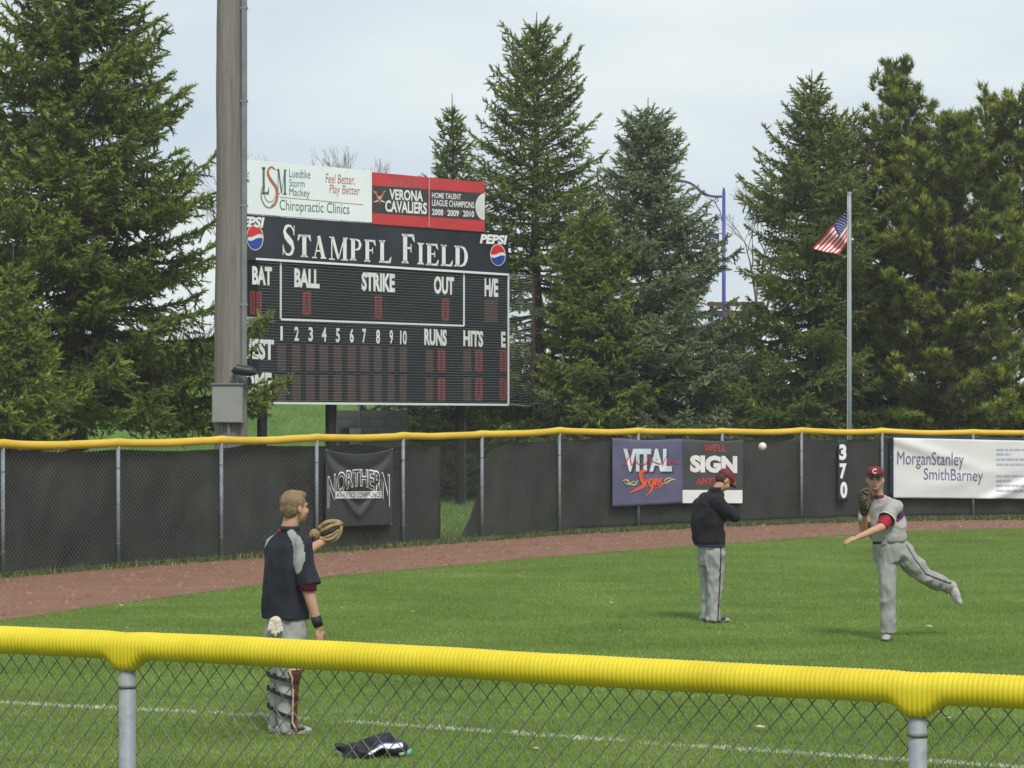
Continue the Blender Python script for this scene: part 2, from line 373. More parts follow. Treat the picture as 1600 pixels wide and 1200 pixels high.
# ------------------------------------------------------------------ foreground fence
FA0 = Vector((-1.577, 9.97, 0)); FB0 = Vector((1.418, 8.50, 0)); FD = (FB0-FA0); FL = FD.length; FD.normalize(); FN = Vector((FD.y, -FD.x, 0))
ff = thing('foreground_fence', (FA0.x, FA0.y, 0), 'nearest chain link fence topped with a ribbed bright yellow tube', 'fence')
def fg(u, z, off=0): return FA0+FD*u+FN*off+Vector((0, 0, z))
for u in (0.0, FL):
    m = MB(); m.tube([fg(u, 0), fg(u, 1.44)], .0345 if u == 0 else .0325, 20); po = m.build('post', MT['galv'], ff, smooth=True)
    m = MB(); m.tube([fg(u, 1.305), fg(u, 1.318)], .0385 if u == 0 else .0365, 20); m.build('tie_band', MT['wire'], po, smooth=True)
m = MB(); m.tube([fg(-1.5, 1.475), fg(FL+1.5, 1.475)], .021, 12); m.build('top_rail', MT['galv'], ff, smooth=True)
# ribbed cap
pitch = .0178; k = int((FL+3.0)/pitch); nseg = 22; V = []; sub = 4
us = np.arange(0, k*sub+1)*pitch/sub-1.5
for u in us:
    ph = (u/pitch) % 1.0; rib = .0040*abs(math.sin(math.pi*ph))**.55
    R0 = .0548+rib+.0008*noise.noise(Vector((u*9, 0, 0)))
    cz = 1.476+.004*math.sin(u*1.7+.4)+.003*noise.noise(Vector((u*3, 2, 0)))
    bell = max(math.exp(-(abs(u)/.072)**3.0), math.exp(-(abs(u-FL)/.072)**3.0))
    cz -= .004*bell
    for j in range(nseg):
        q = 2*math.pi*j/nseg; c, s = math.cos(q), math.sin(q)
        y_ = c*R0; z_ = s*R0
        if s < 0: z_ = -R0*(1+.80*bell)*(-s)**(1-.62*bell)
        V.append(fg(u, cz+z_, y_))
nr = len(us)
Fq = [(i*nseg+j, (i+1)*nseg+j, (i+1)*nseg+(j+1) % nseg, i*nseg+(j+1) % nseg) for i in range(nr-1) for j in range(nseg)]
mesh_obj('yellow_cap', np_mesh('cap', [tuple(v) for v in V], Fq, smooth=True), MT['yellow'], ff)
pa, pb = fg(-1.45, 0, -.040), fg(FL+1.45, 0, -.040)
V, F = chain([(pa.x, pa.y), (pb.x, pb.y)], .03, 1.50, .0395, .094, .0024, 6)
mesh_obj('chain_mesh', np_mesh('chain', V, F, smooth=True), MT['wire'], ff, kind='stuff')
m = MB(); m.tube([fg(0.004, 1.543, .02), fg(0.012, 1.556, .02), fg(.02, 1.548, .02)], .0025, 6); m.build('cable_tie', MT['galv'], ff)
# ------------------------------------------------------------------ outfield fence
of = thing('outfield_fence', (POSTS[7][0], POSTS[7][1], 0), 'long outfield chain link fence with dark windscreen and yellow top tube', 'fence')
def fseg(px, off):
    """point of the fence line (moved off metres to the field side) on the ray of column px"""
    k_ = (px-800)/FPX; best = None
    for i in range(len(POSTS)-1):
        x0, y0, x1, y1 = POSTS[i][0], POSTS[i][1], POSTS[i+1][0], POSTS[i+1][1]
        dx, dy = x1-x0, y1-y0; l = math.hypot(dx, dy); nx_, ny_ = dy/l, -dx/l
        x0 += nx_*off; y0 += ny_*off
        den = dx-k_*dy
        t = (k_*y0-x0)/den
        if -.04 <= t <= 1.04 or (i == 0 and t < 0) or (i == len(POSTS)-2 and t > 1):
            return Vector((x0+dx*t, y0+dy*t, 0)), i, t
    return Vector((k_*45, 45, 0)), 0, 0
def fpt(px, py, off):
    p, i, t = fseg(px, off); p.z = HC-(py-HORZ)*p.y/FPX; return p
for i, (x, y, z) in enumerate(POSTS):
    m = MB(); nn = .03; m.tube([(x, y-nn, 0), (x, y-nn, z-.03)], .031, 12)
    p_ = m.build('post', MT['galv_far'], of, smooth=True)
    m = MB()
    for zz in (.35, .95, 1.5): m.tube([(x, y-nn, zz), (x, y-nn, zz+.02)], .035, 10)
    m.each('tie_wire', MT['wire'], p_)
# yellow top tube, sagging a little between posts
V = []; nseg = 14; rows = 0
for i in range(len(POSTS)-1):
    a, b_ = POSTS[i], POSTS[i+1]; K = 26
    for k in range(K+(1 if i == len(POSTS)-2 else 0)):
        t = k/K; x = a[0]+(b_[0]-a[0])*t; y = a[1]+(b_[1]-a[1])*t; z = a[2]+(b_[2]-a[2])*t
        z += -.022*math.sin(math.pi*t)**1.2+.016*noise.noise(Vector((x*1.3, y, 0)))+.012*(math.exp(-(t/.06)**2)+math.exp(-((1-t)/.06)**2))
        bell = math.exp(-(t/.035)**2)+math.exp(-((1-t)/.035)**2)
        l = math.hypot(b_[0]-a[0], b_[1]-a[1]); nv = ((b_[1]-a[1])/l, -(b_[0]-a[0])/l)
        rr = .064+.002*noise.noise(Vector((x*7, 0, 0)))
        for j in range(nseg):
            q = 2*math.pi*j/nseg; c, s = math.cos(q)*rr, math.sin(q)*rr
            if s < 0: s *= 1+.25*bell
            V.append((x+nv[0]*c, y+nv[1]*c, z+s))
        rows += 1
Fq = [(i*nseg+j, (i+1)*nseg+j, (i+1)*nseg+(j+1) % nseg, i*nseg+(j+1) % nseg) for i in range(rows-1) for j in range(nseg)]
mesh_obj('yellow_cap', np_mesh('fcap', V, Fq, smooth=True), MT['yellow_far'], of)
V, F = chain([(p[0], p[1]) for p in POSTS], .03, 1.9, .040, .084, .0023, 3, off=.0)
mesh_obj('chain_mesh', np_mesh('fchain', V, F), MT['wire_far'], of, kind='stuff')
# windscreen cloth behind the wire, with a fallen corner that leaves a gap
def screen(pxs, topf, botf, name, label=None):
    V = []; rows = 26; nc = len(pxs)
    for px in pxs:
        t_, b2 = topf(px), botf(px)
        for r_ in range(rows+1):
            py = t_+(b2-t_)*r_/rows; xx = px+(shear(px, r_/rows) if name == 'windscreen_flap' else 0)
            p = fpt(xx, py, -.10-.07*noise.noise(Vector((xx*.045, py*.012, 3)))-.035*noise.noise(Vector((xx*.14, py*.02, 8)))); V.append(tuple(p))
    F = [(i*(rows+1)+r_, (i+1)*(rows+1)+r_, (i+1)*(rows+1)+r_+1, i*(rows+1)+r_+1) for i in range(nc-1) for r_ in range(rows)]
    o = mesh_obj('windscreen', np_mesh(name, V, F, smooth=True), MT['screen'], of)
    so = o.modifiers.new('t', 'SOLIDIFY'); so.thickness = .004
    return o
def basepy(px): return float(np.interp(px, [p[0] for p in POSTPX], [p[1] for p in POSTPX]))
def topy(px): return float(np.interp(px, [-200, 5, 60, 120, 185, 260, 340, 385, 440, 500, 560, 600, 630, 690], [706, 704, 705, 707, 702, 705, 702, 695, 697, 697, 694, 699, 697, 697]))+1.2*noise.noise(Vector((px*.04, 0, 0)))
def boty(px): return basepy(px)-2-1.5*noise.noise(Vector((px*.03, 5, 0)))
def shear(px, r): return 0
screen(list(np.arange(-200, 686, 6))+[688], lambda p: topy(p) if p < 670 else topy(p)+0, boty, 'windscreen_left')
def top2(px): return float(np.interp(px, [721, 733, 745, 751, 757, 768, 790, 840, 874, 1000, 1100, 1250, 1378, 1520, 1900], [836, 812, 775, 745, 722, 704, 693, 690, 688, 686, 686, 688, 686, 689, 690]))+1.0*noise.noise(Vector((px*.05, 3, 0)))
screen([721.5, 724, 727, 731, 735, 739, 743, 747, 751, 756, 762]+list(np.arange(768, 1900, 6)), top2, lambda p: boty(p)-(2 if p < 900 else 5), 'windscreen_right')
m = MB()   # bottom tension wire
m.tube([(p[0], p[1], .05) for p in POSTS], .004, 5); m.build('tension_wire', MT['wire'], of)

# ------------------------------------------------------------------ lettering
_tc = {}
def textgeo(s, bold=0.0, ext=False):
    key = (s, bold)
    if key in _tc: return _tc[key]
    cu = bpy.data.curves.new('t', 'FONT'); cu.body = s; cu.offset = bold; cu.resolution_u = 3; cu.fill_mode = 'FRONT'
    ob = bpy.data.objects.new('t', cu); link(ob); dg = bpy.context.evaluated_depsgraph_get(); dg.update()
    me = bpy.data.meshes.new_from_object(ob.evaluated_get(dg)); bpy.data.objects.remove(ob)
    co = np.array([v.co[:2] for v in me.vertices]); fc = [tuple(p.vertices) for p in me.polygons]
    mn, mxx = co.min(0), co.max(0); co = (co-mn)/(mxx-mn); _tc[key] = (co, fc); return _tc[key]
def fit(geo, box, surf, off, m, parent, name, skew=0.0, ital=0.0, fn=None, sub=0):
    """place 2-D lettering in a pixel box (x0,y0,x1,y1) of the surface it is printed on"""
    co, fc = geo; x0, y0, x1, y1 = box
    me = bpy.data.meshes.new(name); me.from_pydata([(c[0], c[1], 0) for c in co], [], fc)
    if sub:
        bm = bmesh.new(); bm.from_mesh(me); bmesh.ops.triangulate(bm, faces=bm.faces)
        for _ in range(sub):
            es = [e for e in bm.edges if (e.verts[0].co-e.verts[1].co).length > .06]
            if es: bmesh.ops.subdivide_edges(bm, edges=es, cuts=1); bmesh.ops.triangulate(bm, faces=bm.faces)
        bm.to_mesh(me); bm.free()
    for v in me.vertices:
        u, t = v.co.x, v.co.y
        px = x0+(x1-x0)*u+ital*(t-.5)*(x1-x0); py = y1+(y0-y1)*t+skew*(px-x0)
        if fn: px, py = fn(u, t, px, py)
        v.co = surf(px, py, off)
    return mesh_obj(name, me, m, parent)
def T(s, box, surf, off, m, parent, name='lettering', bold=.0, **k): return fit(textgeo(s, bold), box, surf, off, m, parent, name, **k)

# ------------------------------------------------------------------ banners
def cloth(name, x0, x1, topf, botf, off, m, parent, fold, nx_=44, ny_=30, thick=.003):
    V = []; 
    for i in range(nx_+1):
        px = x0+(x1-x0)*i/nx_
        for j in range(ny_+1):
            t, b2 = topf(px), botf(px); py = t+(b2-t)*j/ny_
            V.append(tuple(fpt(px, py, off+fold(i/nx_, j/ny_))))
    F = [(i*(ny_+1)+j, (i+1)*(ny_+1)+j, (i+1)*(ny_+1)+j+1, i*(ny_+1)+j+1) for i in range(nx_) for j in range(ny_)]
    o = mesh_obj(name, np_mesh(name, V, F, smooth=True), m, parent)
    so = o.modifiers.new('t', 'SOLIDIFY'); so.thickness = thick; so.offset = -1; return o
wht = mat('banner_white', (.70, .70, .68), .55, .05, 2, spec=.4)
def surf_of(topf, botf, x0, x1, off, fold):
    def s(px, py, o_):
        u = (px-x0)/(x1-x0); t, b2 = topf(px), botf(px); v = (py-t)/(b2-t)
        return fpt(px, py, off+fold(min(1, max(0, u)), min(1, max(0, v)))+o_)
    return s
lin = lambda xa, ya, xb, yb: (lambda px: ya+(yb-ya)*(px-xa)/(xb-xa))
# grey conference banner
p = fpt(561, 762, .06)
nb = thing('conference_banner', (p.x, p.y, p.z-.6), 'square dark grey banner with arched NORTHERN lettering, hanging creased on the fence', 'banner')
def foldN(u, v):
    a = abs(u-.5)*2
    d = v-(.42-.32*a*a)
    f = .05*math.exp(-(d/.10)**2)-.045*math.exp(-((v-(.24-.20*a*a))/.07)**2)
    d2 = v-(.84-.75*a**1.3); f += .045*math.exp(-(d2/.07)**2)-.04*math.exp(-((v-(.72-.6*a**1.3))/.06)**2)
    f += .012*math.sin(u*21+v*3)*v
    return f*(1-a**6)*.8
tN = lambda px: 701-1*(px-508)/106+9*(1-((px-561)/53)**2); bN = lambda px: 824.5-4*(px-509)/104
gmb = mat('banner_grey', (.026, .027, .030), .38, .2, 5, spec=.6)
cloth('cloth', 508.5, 614, tN, bN, .075, gmb, nb, foldN, 60, 50)
sN = surf_of(tN, bN, 508.5, 614, .075, foldN)
outl = mat('print_white', (.66, .67, .66), .6, .08, 10)
dk = mat('print_dark', (.035, .037, .04), .6)
def arch(amp, flare):
    def f(u, t, px, py):
        a = (u-.5)*2; return px, py-amp*(1-a*a)*(.25+.75*t)+flare*a*a*(1-t)
    return f
T('NORTHERN', (512, 741, 609, 793), sN, .012, outl, nb, bold=.04, fn=lambda u, t, px, py: (px, 741-10*(1-((u-.5)*2)**2)+(1-t)*(28+24*abs((u-.5)*2)**2.2)+3*(1-u)), sub=2)
T('NORTHERN', (513, 743, 608, 791), sN, .018, dk, nb, bold=.0, fn=lambda u, t, px, py: (px, 743-10*(1-((u-.5)*2)**2)+(1-t)*(24+24*abs((u-.5)*2)**2.2)+3*(1-u)), sub=2)
def plate(name, box, surf, off, m, parent, nx_=16, ny_=4, skew=0.0):
    x0, y0, x1, y1 = box; V = []
    for i in range(nx_+1):
        for j in range(ny_+1):
            px = x0+(x1-x0)*i/nx_; V.append(tuple(surf(px, y0+(y1-y0)*j/ny_+skew*(px-x0), off)))
    F = [(i*(ny_+1)+j, (i+1)*(ny_+1)+j, (i+1)*(ny_+1)+j+1, i*(ny_+1)+j+1) for i in range(nx_) for j in range(ny_)]
    return mesh_obj(name, np_mesh(name, V, F), m, parent)
plate('white_strip', (524, 768, 596, 779), sN, .024, outl, nb, skew=-.01)
T('ATHLETICS CONFERENCE', (526, 769.5, 595, 777.5), sN, .030, dk, nb, bold=0, skew=-.01, sub=1)
ey = MB()
for a, b_ in ((509.5, 703), (613, 701), (611.5, 819), (510.5, 822)): q = fpt(a, b_, .09); ey.tube([q+Vector((0, -.004, 0)), q+Vector((0, .05, .0))], .012, 8)
ey.each('eyelet', MT['galv_far'], nb)
# two-part sign-maker's banner
p = fpt(1060, 736, .06)
vb = thing('sign_shop_banner', (p.x, p.y, p.z-.6), 'banner half purple half dark grey reading VITAL Signs and SIGN, behind the coach', 'banner')
tV = lambda px: 684.5+2.5*(px-957)/204+2.5*math.sin((px-957)/109*math.pi)**2; bV = lambda px: float(np.interp(px, [957, 1066, 1161], [792.5, 786.5, 787]))
def foldV(u, v): 
    a = abs(u-.53); return .03*math.exp(-((a-.28*v)/.05)**2)*(1-v)+.012*noise.noise(Vector((u*5, v*3, 2)))
cV = cloth('cloth', 957, 1161.5, tV, bV, .07, [mat('banner_purple', (.075, .075, .145), .5, col2=(.115, .115, .19), scale=1.1, spec=.4), mat('banner_charcoal', (.05, .05, .055), .5, .2, 2, spec=.4)], vb, foldV, 60, 24)
me = cV.data; me.polygons.foreach_set('material_index', [1 if k//24 >= 32 else 0 for k in range(60*24)])
sV = surf_of(tV, bV, 957, 1161.5, .07, foldV)
plate('white_strip', (1066.5, 765.5, 1160, 786), sV, .008, wht, vb, skew=.002)
sil = mat('print_silver', (.55, .62, .66), .5, .2, 3); redp = mat('print_red', (.46, .045, .035), .6, .1, 8); org = mat('print_orange', (.66, .10, .025), .6, .15, 6)
T('VITAL', (976, 703.5, 1052, 740), sV, .008, dk, vb, bold=.07, sub=2)
T('VITAL', (974, 701, 1050, 737), sV, .013, sil, vb, bold=.05, sub=2)
def stroke(pts, wpx, surf, off, m, parent, name='lettering'):
    """ribbon along pixel points (x, y[, width factor])"""
    V = []; k = len(pts)
    for i, q in enumerate(pts):
        a, b_ = pts[max(0, i-1)], pts[min(k-1, i+1)]; dx, dy = b_[0]-a[0], b_[1]-a[1]; l = math.hypot(dx, dy) or 1
        w_ = wpx*(q[2] if len(q) > 2 else 1)/2; V += [tuple(surf(q[0]-dy/l*w_, q[1]+dx/l*w_, off)), tuple(surf(q[0]+dy/l*w_, q[1]-dx/l*w_, off))]
    me = bpy.data.meshes.new(name); me.from_pydata(V, [], [(2*i, 2*i+1, 2*i+3, 2*i+2) for i in range(k-1)]); return mesh_obj(name, me, m, parent)
def smoothp(pts, n=6):
    out = []; P_ = [pts[0]]+list(pts)+[pts[-1]]
    for i in range(1, len(P_)-2):
        for k in range(n):
            t = k/n; out.append(tuple(.5*((2*b)+(-a+c)*t+(2*a-5*b+4*c-d)*t*t+(-a+3*b-3*c+d)*t**3) for a, b, c, d in zip(P_[i-1], P_[i], P_[i+1], P_[i+2])))
    out.append(tuple(pts[-1])); return out
stroke([(971, 726), (978, 725), (981, 716), (984, 711), (987, 728), (990, 722), (994, 721), (998, 725.5), (1010, 725), (1014, 711), (1017, 727), (1020, 720), (1024, 723), (1030, 725), (1036, 724.5), (1041, 713), (1045, 727), (1048, 719), (1052, 723), (1060, 724)], 1.8, sV, .019, redp, vb, 'heartbeat_line')
cur = lambda pts, wd, mm=org: stroke(smoothp(pts), wd, sV, .019, mm, vb)
cur([(1011, 736, .6), (1001, 738, 1.2), (1003, 750, 1.2), (1006, 758, 1.2), (996, 764, .9), (984, 770, .3)], 4.5)
cur([(1010, 749, .9), (1008, 757, 1), (1011, 760, .6)], 3.5); stroke([(1011, 744), (1012.5, 746)], 2.5, sV, .019, org, vb)
cur([(1021, 748, .8), (1014, 751, 1), (1016, 759, 1), (1021, 757, 1), (1021, 749, .8), (1018, 765, 1), (1008, 776, .3)], 3.2)
cur([(1024, 759, .8), (1025, 749, 1), (1028, 751, 1), (1029, 759, 1)], 3); cur([(1036, 747, .8), (1030.5, 750, 1), (1034, 755, 1.1), (1031, 761, .8), (1023, 763.5, .3)], 3.2)
yl = mat('print_yellow', (.55, .45, .18), .6)
cur([(973, 751, .3), (980, 750, 1), (984, 756, .8), (992, 757, 1), (997, 750, .3)], 2.2, yl); cur([(975, 753, .3), (982, 757, 1), (988, 753, .8), (994, 752, .3)], 1.6, yl)
cur([(1056, 749, .3), (1048, 750, 1), (1042, 754, .9), (1036, 756, .3)], 2.2, yl); cur([(1052, 747, .3), (1044, 747, 1), (1039, 750, .9), (1038, 753, .3)], 1.8, yl)
T("WE'LL", (1100.5, 694, 1134, 705.5), sV, .008, redp, vb, bold=.015, sub=1); T('SIGN', (1078, 711, 1152, 738), sV, .008, wht, vb, bold=.06, skew=.02, sub=2)
T('ANYTHING', (1088, 746.5, 1150, 757), sV, .008, redp, vb, bold=.02, sub=1)
# distance marker
p = fpt(1317, 736, .06)
dm = thing('distance_marker', (p.x, p.y, p.z-.6), 'narrow upright strip with white numerals 3 7 0 on the fence', 'sign')
t3 = lambda px: 687; b3 = lambda px: 784; f3 = lambda u, v: .01*noise.noise(Vector((v*4, u, 1)))
cloth('cloth', 1309.5, 1324.5, t3, b3, .06, mat('marker_navy', (.020, .028, .05), .6, .3, 3), dm, f3, 4, 14)
s3 = surf_of(t3, b3, 1309.5, 1324.5, .06, f3)
for ch, bx in (('3', (1311.3, 694, 1322.6, 719)), ('7', (1312, 724, 1322.8, 748.5)), ('0', (1313, 752.5, 1324, 778.5))): T(ch, bx, s3, .015, MT['white'], dm, 'numeral', bold=.05)
# long white banner
p = fpt(1498, 736, .06)
wb = thing('finance_banner', (p.x, p.y, p.z-.6), 'long white banner with slanted wrinkles reading MorganStanley SmithBarney', 'banner')
tW = lambda px: 684+4.5*(px-1396)/204; bW = lambda px: 778+1.8*(px-1396)/204
def foldW(u, v):
    f = .06*math.exp(-((v-.02-u*1.15+.0)/.10)**2)*max(0, 1-u*1.7)*(1 if u < .6 else 0)
    f += .07*math.exp(-((v-(1.02-(u-.45)*1.55))/.085)**2)*max(0, min(1, (u-.34)*6))
    f -= .03*math.exp(-((v-(.86-(u-.45)*1.55))/.09)**2)*max(0, min(1, (u-.34)*6))
    f += .035*math.exp(-((v-(.62+.15*math.sin(u*8)))/.12)**2)*max(0, 1-abs(u-.33)*4)
    return f+.014*noise.noise(Vector((u*9, v*3, 7)))
cloth('backing', 1390.5, 1726, lambda px: tW(px)-4, lambda px: bW(px)-60, .045, mat('banner_navy', (.014, .022, .045), .7), wb, lambda u, v: 0, 20, 6)
cloth('backing', 1390.5, 1398, lambda px: tW(px)+28, lambda px: bW(px)-3, .046, mat('banner_navy_edge', (.016, .024, .045), .7), wb, lambda u, v: 0, 3, 12)
cloth('cloth', 1396, 1730, tW, bW, .075, mat('banner_vinyl', (.62, .62, .61), .5, .04, 1.2, spec=.4), wb, foldW, 90, 36)
sW = surf_of(tW, bW, 1396, 1730, .075, foldW)
slate = mat('print_slate', (.115, .15, .24), .6)
T('MorganStanley', (1402, 705, 1506, 732), sW, .012, slate, wb, skew=.02, bold=0, sub=2); T('SmithBarney', (1443.5, 731, 1536, 755), sW, .012, slate, wb, skew=.03, bold=0, sub=2)
lt = mat('print_pale_blue', (.36, .41, .52), .7)
# (too small to read in the photograph: rows of word-long marks)
for y_, ln in ((702.5, 1), (709.5, 0), (717.5, 1), (725.5, 1), (743.5, 1), (751, 0), (758.5, 1), (766.5, 1)):
    x_ = 1557.0; end_ = 1650 if ln else 1580
    while x_ < end_:
        w_ = rnd.uniform(4, 13); stroke([(x_, y_), (min(end_, x_+w_/2), y_), (min(end_, x_+w_), y_)], 3.0, sW, .012, lt, wb, 'small_print'); x_ += w_+1.8
# ------------------------------------------------------------------ scoreboard
B0 = Vector((-5.965, 55.0, 0)); B1 = Vector((-.048, 61.0, 0)); BD = (B1-B0).normalized(); BN = Vector((BD.y, -BD.x, 0))   # BN faces the field
def bpt(px, py, off=0.0):
    k = (px-800)/FPX; o = B0+BN*off; t = (k*o.y-o.x)/(BD.x-k*BD.y); p = o+BD*t; p.z = HC-(py-HORZ)*p.y/FPX; return p
def uof(px, off=0.0): return (bpt(px, 600, off)-B0).dot(BD)
def bz(px, py, off=0.0): return bpt(px, py, off).z
sb = thing('scoreboard', (B1.x-2.4, B1.y-2.4, 0), 'big dark baseball scoreboard with STAMPFL FIELD header on tall posts', 'scoreboard')
def panel(name, px0, px1, z0, z1, off, depth, m, parent=sb, bev=0):
    u0, u1 = uof(px0, off), uof(px1, off); c = B0+BD*(u0+u1)/2+BN*(off-depth/2); c.z = (z0+z1)/2
    ax = Matrix((BD, -BN, (0, 0, 1))).transposed()
    mb = MB(); mb.box(c, (u1-u0, depth, z1-z0), ax=ax); return mb.build(name, m, parent)
navy = mat('board_navy', (.008, .010, .015), .55, .35, .6, spec=.2); hdr = mat('header_gloss', (.008, .010, .016), .25, col2=(.030, .036, .046), scale=.45, spec=.35)
zb, zl, zt = bz(795, 632), bz(795, 429), bz(794, 365)
zs0, zs1 = bz(757, 361), bz(757, 284)
panel('cabinet', 352, 795, zb, zl, 0, .28, navy)
panel('header_panel', 352, 794.5, zl+.004, zt, .06, .25, hdr)
panel('sponsor_panel', 352, 581, zs0, zs1, .10, .12, mat('sign_white', (.74, .80, .79), .5, .04, .7))
rp = panel('champions_panel', 581.5, 757.5, zs0-.03, zs1-.03, .10, .12, mat('sign_red', (.50, .045, .050), .45, .12, 1.2))
WH = MT['white']; lw = mat('sign_line', (.74, .76, .78), .5)
def bar(px0, py0, px1, py1, th, off, m=lw, name='trim_line'):
    a, b_ = bpt(px0, py0, off), bpt(px1, py1, off); mb = MB(); d = (b_-a); L = d.length; x = d.normalized(); up = BN.cross(x)
    ax = Matrix((x, -BN, up)).transposed() if up.length else None
    mb.box((a+b_)/2, (L, .02, th), ax=ax); return mb.build(name, m, sb)
bar(400, 404.5, 795, 429, .05, .075); bar(794.3, 430, 794.3, 631, .05, .02); bar(400, 629.5, 795, 632.5, .05, .02)
bar(438.5, 408, 438.5, 498.5, .045, .014); bar(724.8, 426, 724.8, 509, .045, .014); bar(439, 499, 724.8, 509, .045, .018)
def bt(s, x0, y0, x1, y1, m=WH, off=.012, bold=.045, skew=.055, **k): return T(s, (x0, y0, x1, y1-skew*(x1-x0)), bpt, off, m, sb, bold=bold, skew=skew, **k)
for s, a in (('AT', (366, 413, 386, 443)), ('BAT', (394, 415.5, 425, 446)), ('BALL', (460, 419, 499.5, 450.5)), ('STRIKE', (565, 425, 617, 457)), ('OUT', (678, 431, 709.5, 461)), ('H/E', (757, 434, 778.5, 464.5)), ('RUNS', (663, 513, 698, 541)), ('HITS', (724, 515.5, 755, 542.5)), ('E', (783, 518, 790, 543)), ('HOME', (366, 579, 424.5, 616)), ('GUEST', (362, 527, 428, 563))):
    bt(s, *a, bold=.045)
nums = [(337, 348, 798), (400, 420, 800), (463, 483, 802), (522, 543, 803), (585, 603, 807), (647, 665, 808), (703, 720, 810), (765, 782, 813), (825, 840, 815), (872, 902, 817)]
for i, (a, b_, y) in enumerate(nums): bt(str(i+1), a/2.857+320, y/2.857+230, b_/2.857+320, (y+65)/2.857+230, bold=.03)
dim = mat('digit_dim', (.060, .036, .036), .6, .2, 5); red = mat('digit_red', (.30, .020, .030), .5, .15, 9)
def digit(px0, py0, px1, py1, lit, wd=.3):
    plate('digit_panel', (px0, py0, px1, py1), bpt, .010, dim, sb, 1, 1)
    if not lit: return
    w_, h_ = (px1-px0), (py1-py0); mb = MB()
    def q(a, b2, c, d): mb.add([bpt(px0+w_*a, py0+h_*b2, .02), bpt(px0+w_*c, py0+h_*b2, .02), bpt(px0+w_*c, py0+h_*d, .02), bpt(px0+w_*a, py0+h_*d, .02)], [(0, 1, 2, 3)])
    n = 7   # dot-like cells of the numeral 0
    for k in range(n):
        t0, t1 = .06+.88*k/n, .06+.88*(k+.82)/n
        q(.06, t0, .30, t1); q(.70, t0, .94, t1)
    for a in (.34, .53): q(a, .03, a+.15, .12); q(a, .88, a+.15, .97)
    mb.build('numeral', red, sb)
digit(390, 454, 399, 492, 1); digit(400, 455, 409, 492.5, 1)
digit(472.5, 455, 486.5, 493, 1); digit(585, 461.5, 597, 498.5, 1); digit(690, 466, 702, 502, 1); digit(757, 468, 778, 504, 0)
cols = [(290, 365), (415, 490), (535, 608), (650, 725), (770, 840), (888, 960), (1000, 1070), (1115, 1180), (1230, 1290), (1333, 1395)]
for i, (a, b_) in enumerate(cols):
    x0, x1 = a/5.454+380, b_/5.454+380; dy = i*.45
    digit(x0, 538+dy, x1, 580+dy*.2, 0); digit(x0, 585.5, x1, 626.5, 0)
for x0, x1, l in ((665, 677, 0), (683.5, 696, 1), (724, 736, 0), (742, 754.5, 1), (780.5, 792, 1)):
    digit(x0, 546, x1, 581.5, l); digit(x0, 590, x1, 626.5, l)
plate('maker_plate', (380, 494.5, 408.5, 513), bpt, .012, mat('plate_grey', (.45, .46, .46), .6), sb, 1, 1, skew=.05)
T('VARSITY', (378, 495.5, 408, 503), bpt, .016, MT['black'], sb, skew=.05, bold=.02); T('SCORE', (386, 505, 404, 511), bpt, .016, MT['black'], sb, skew=.05, bold=.02)

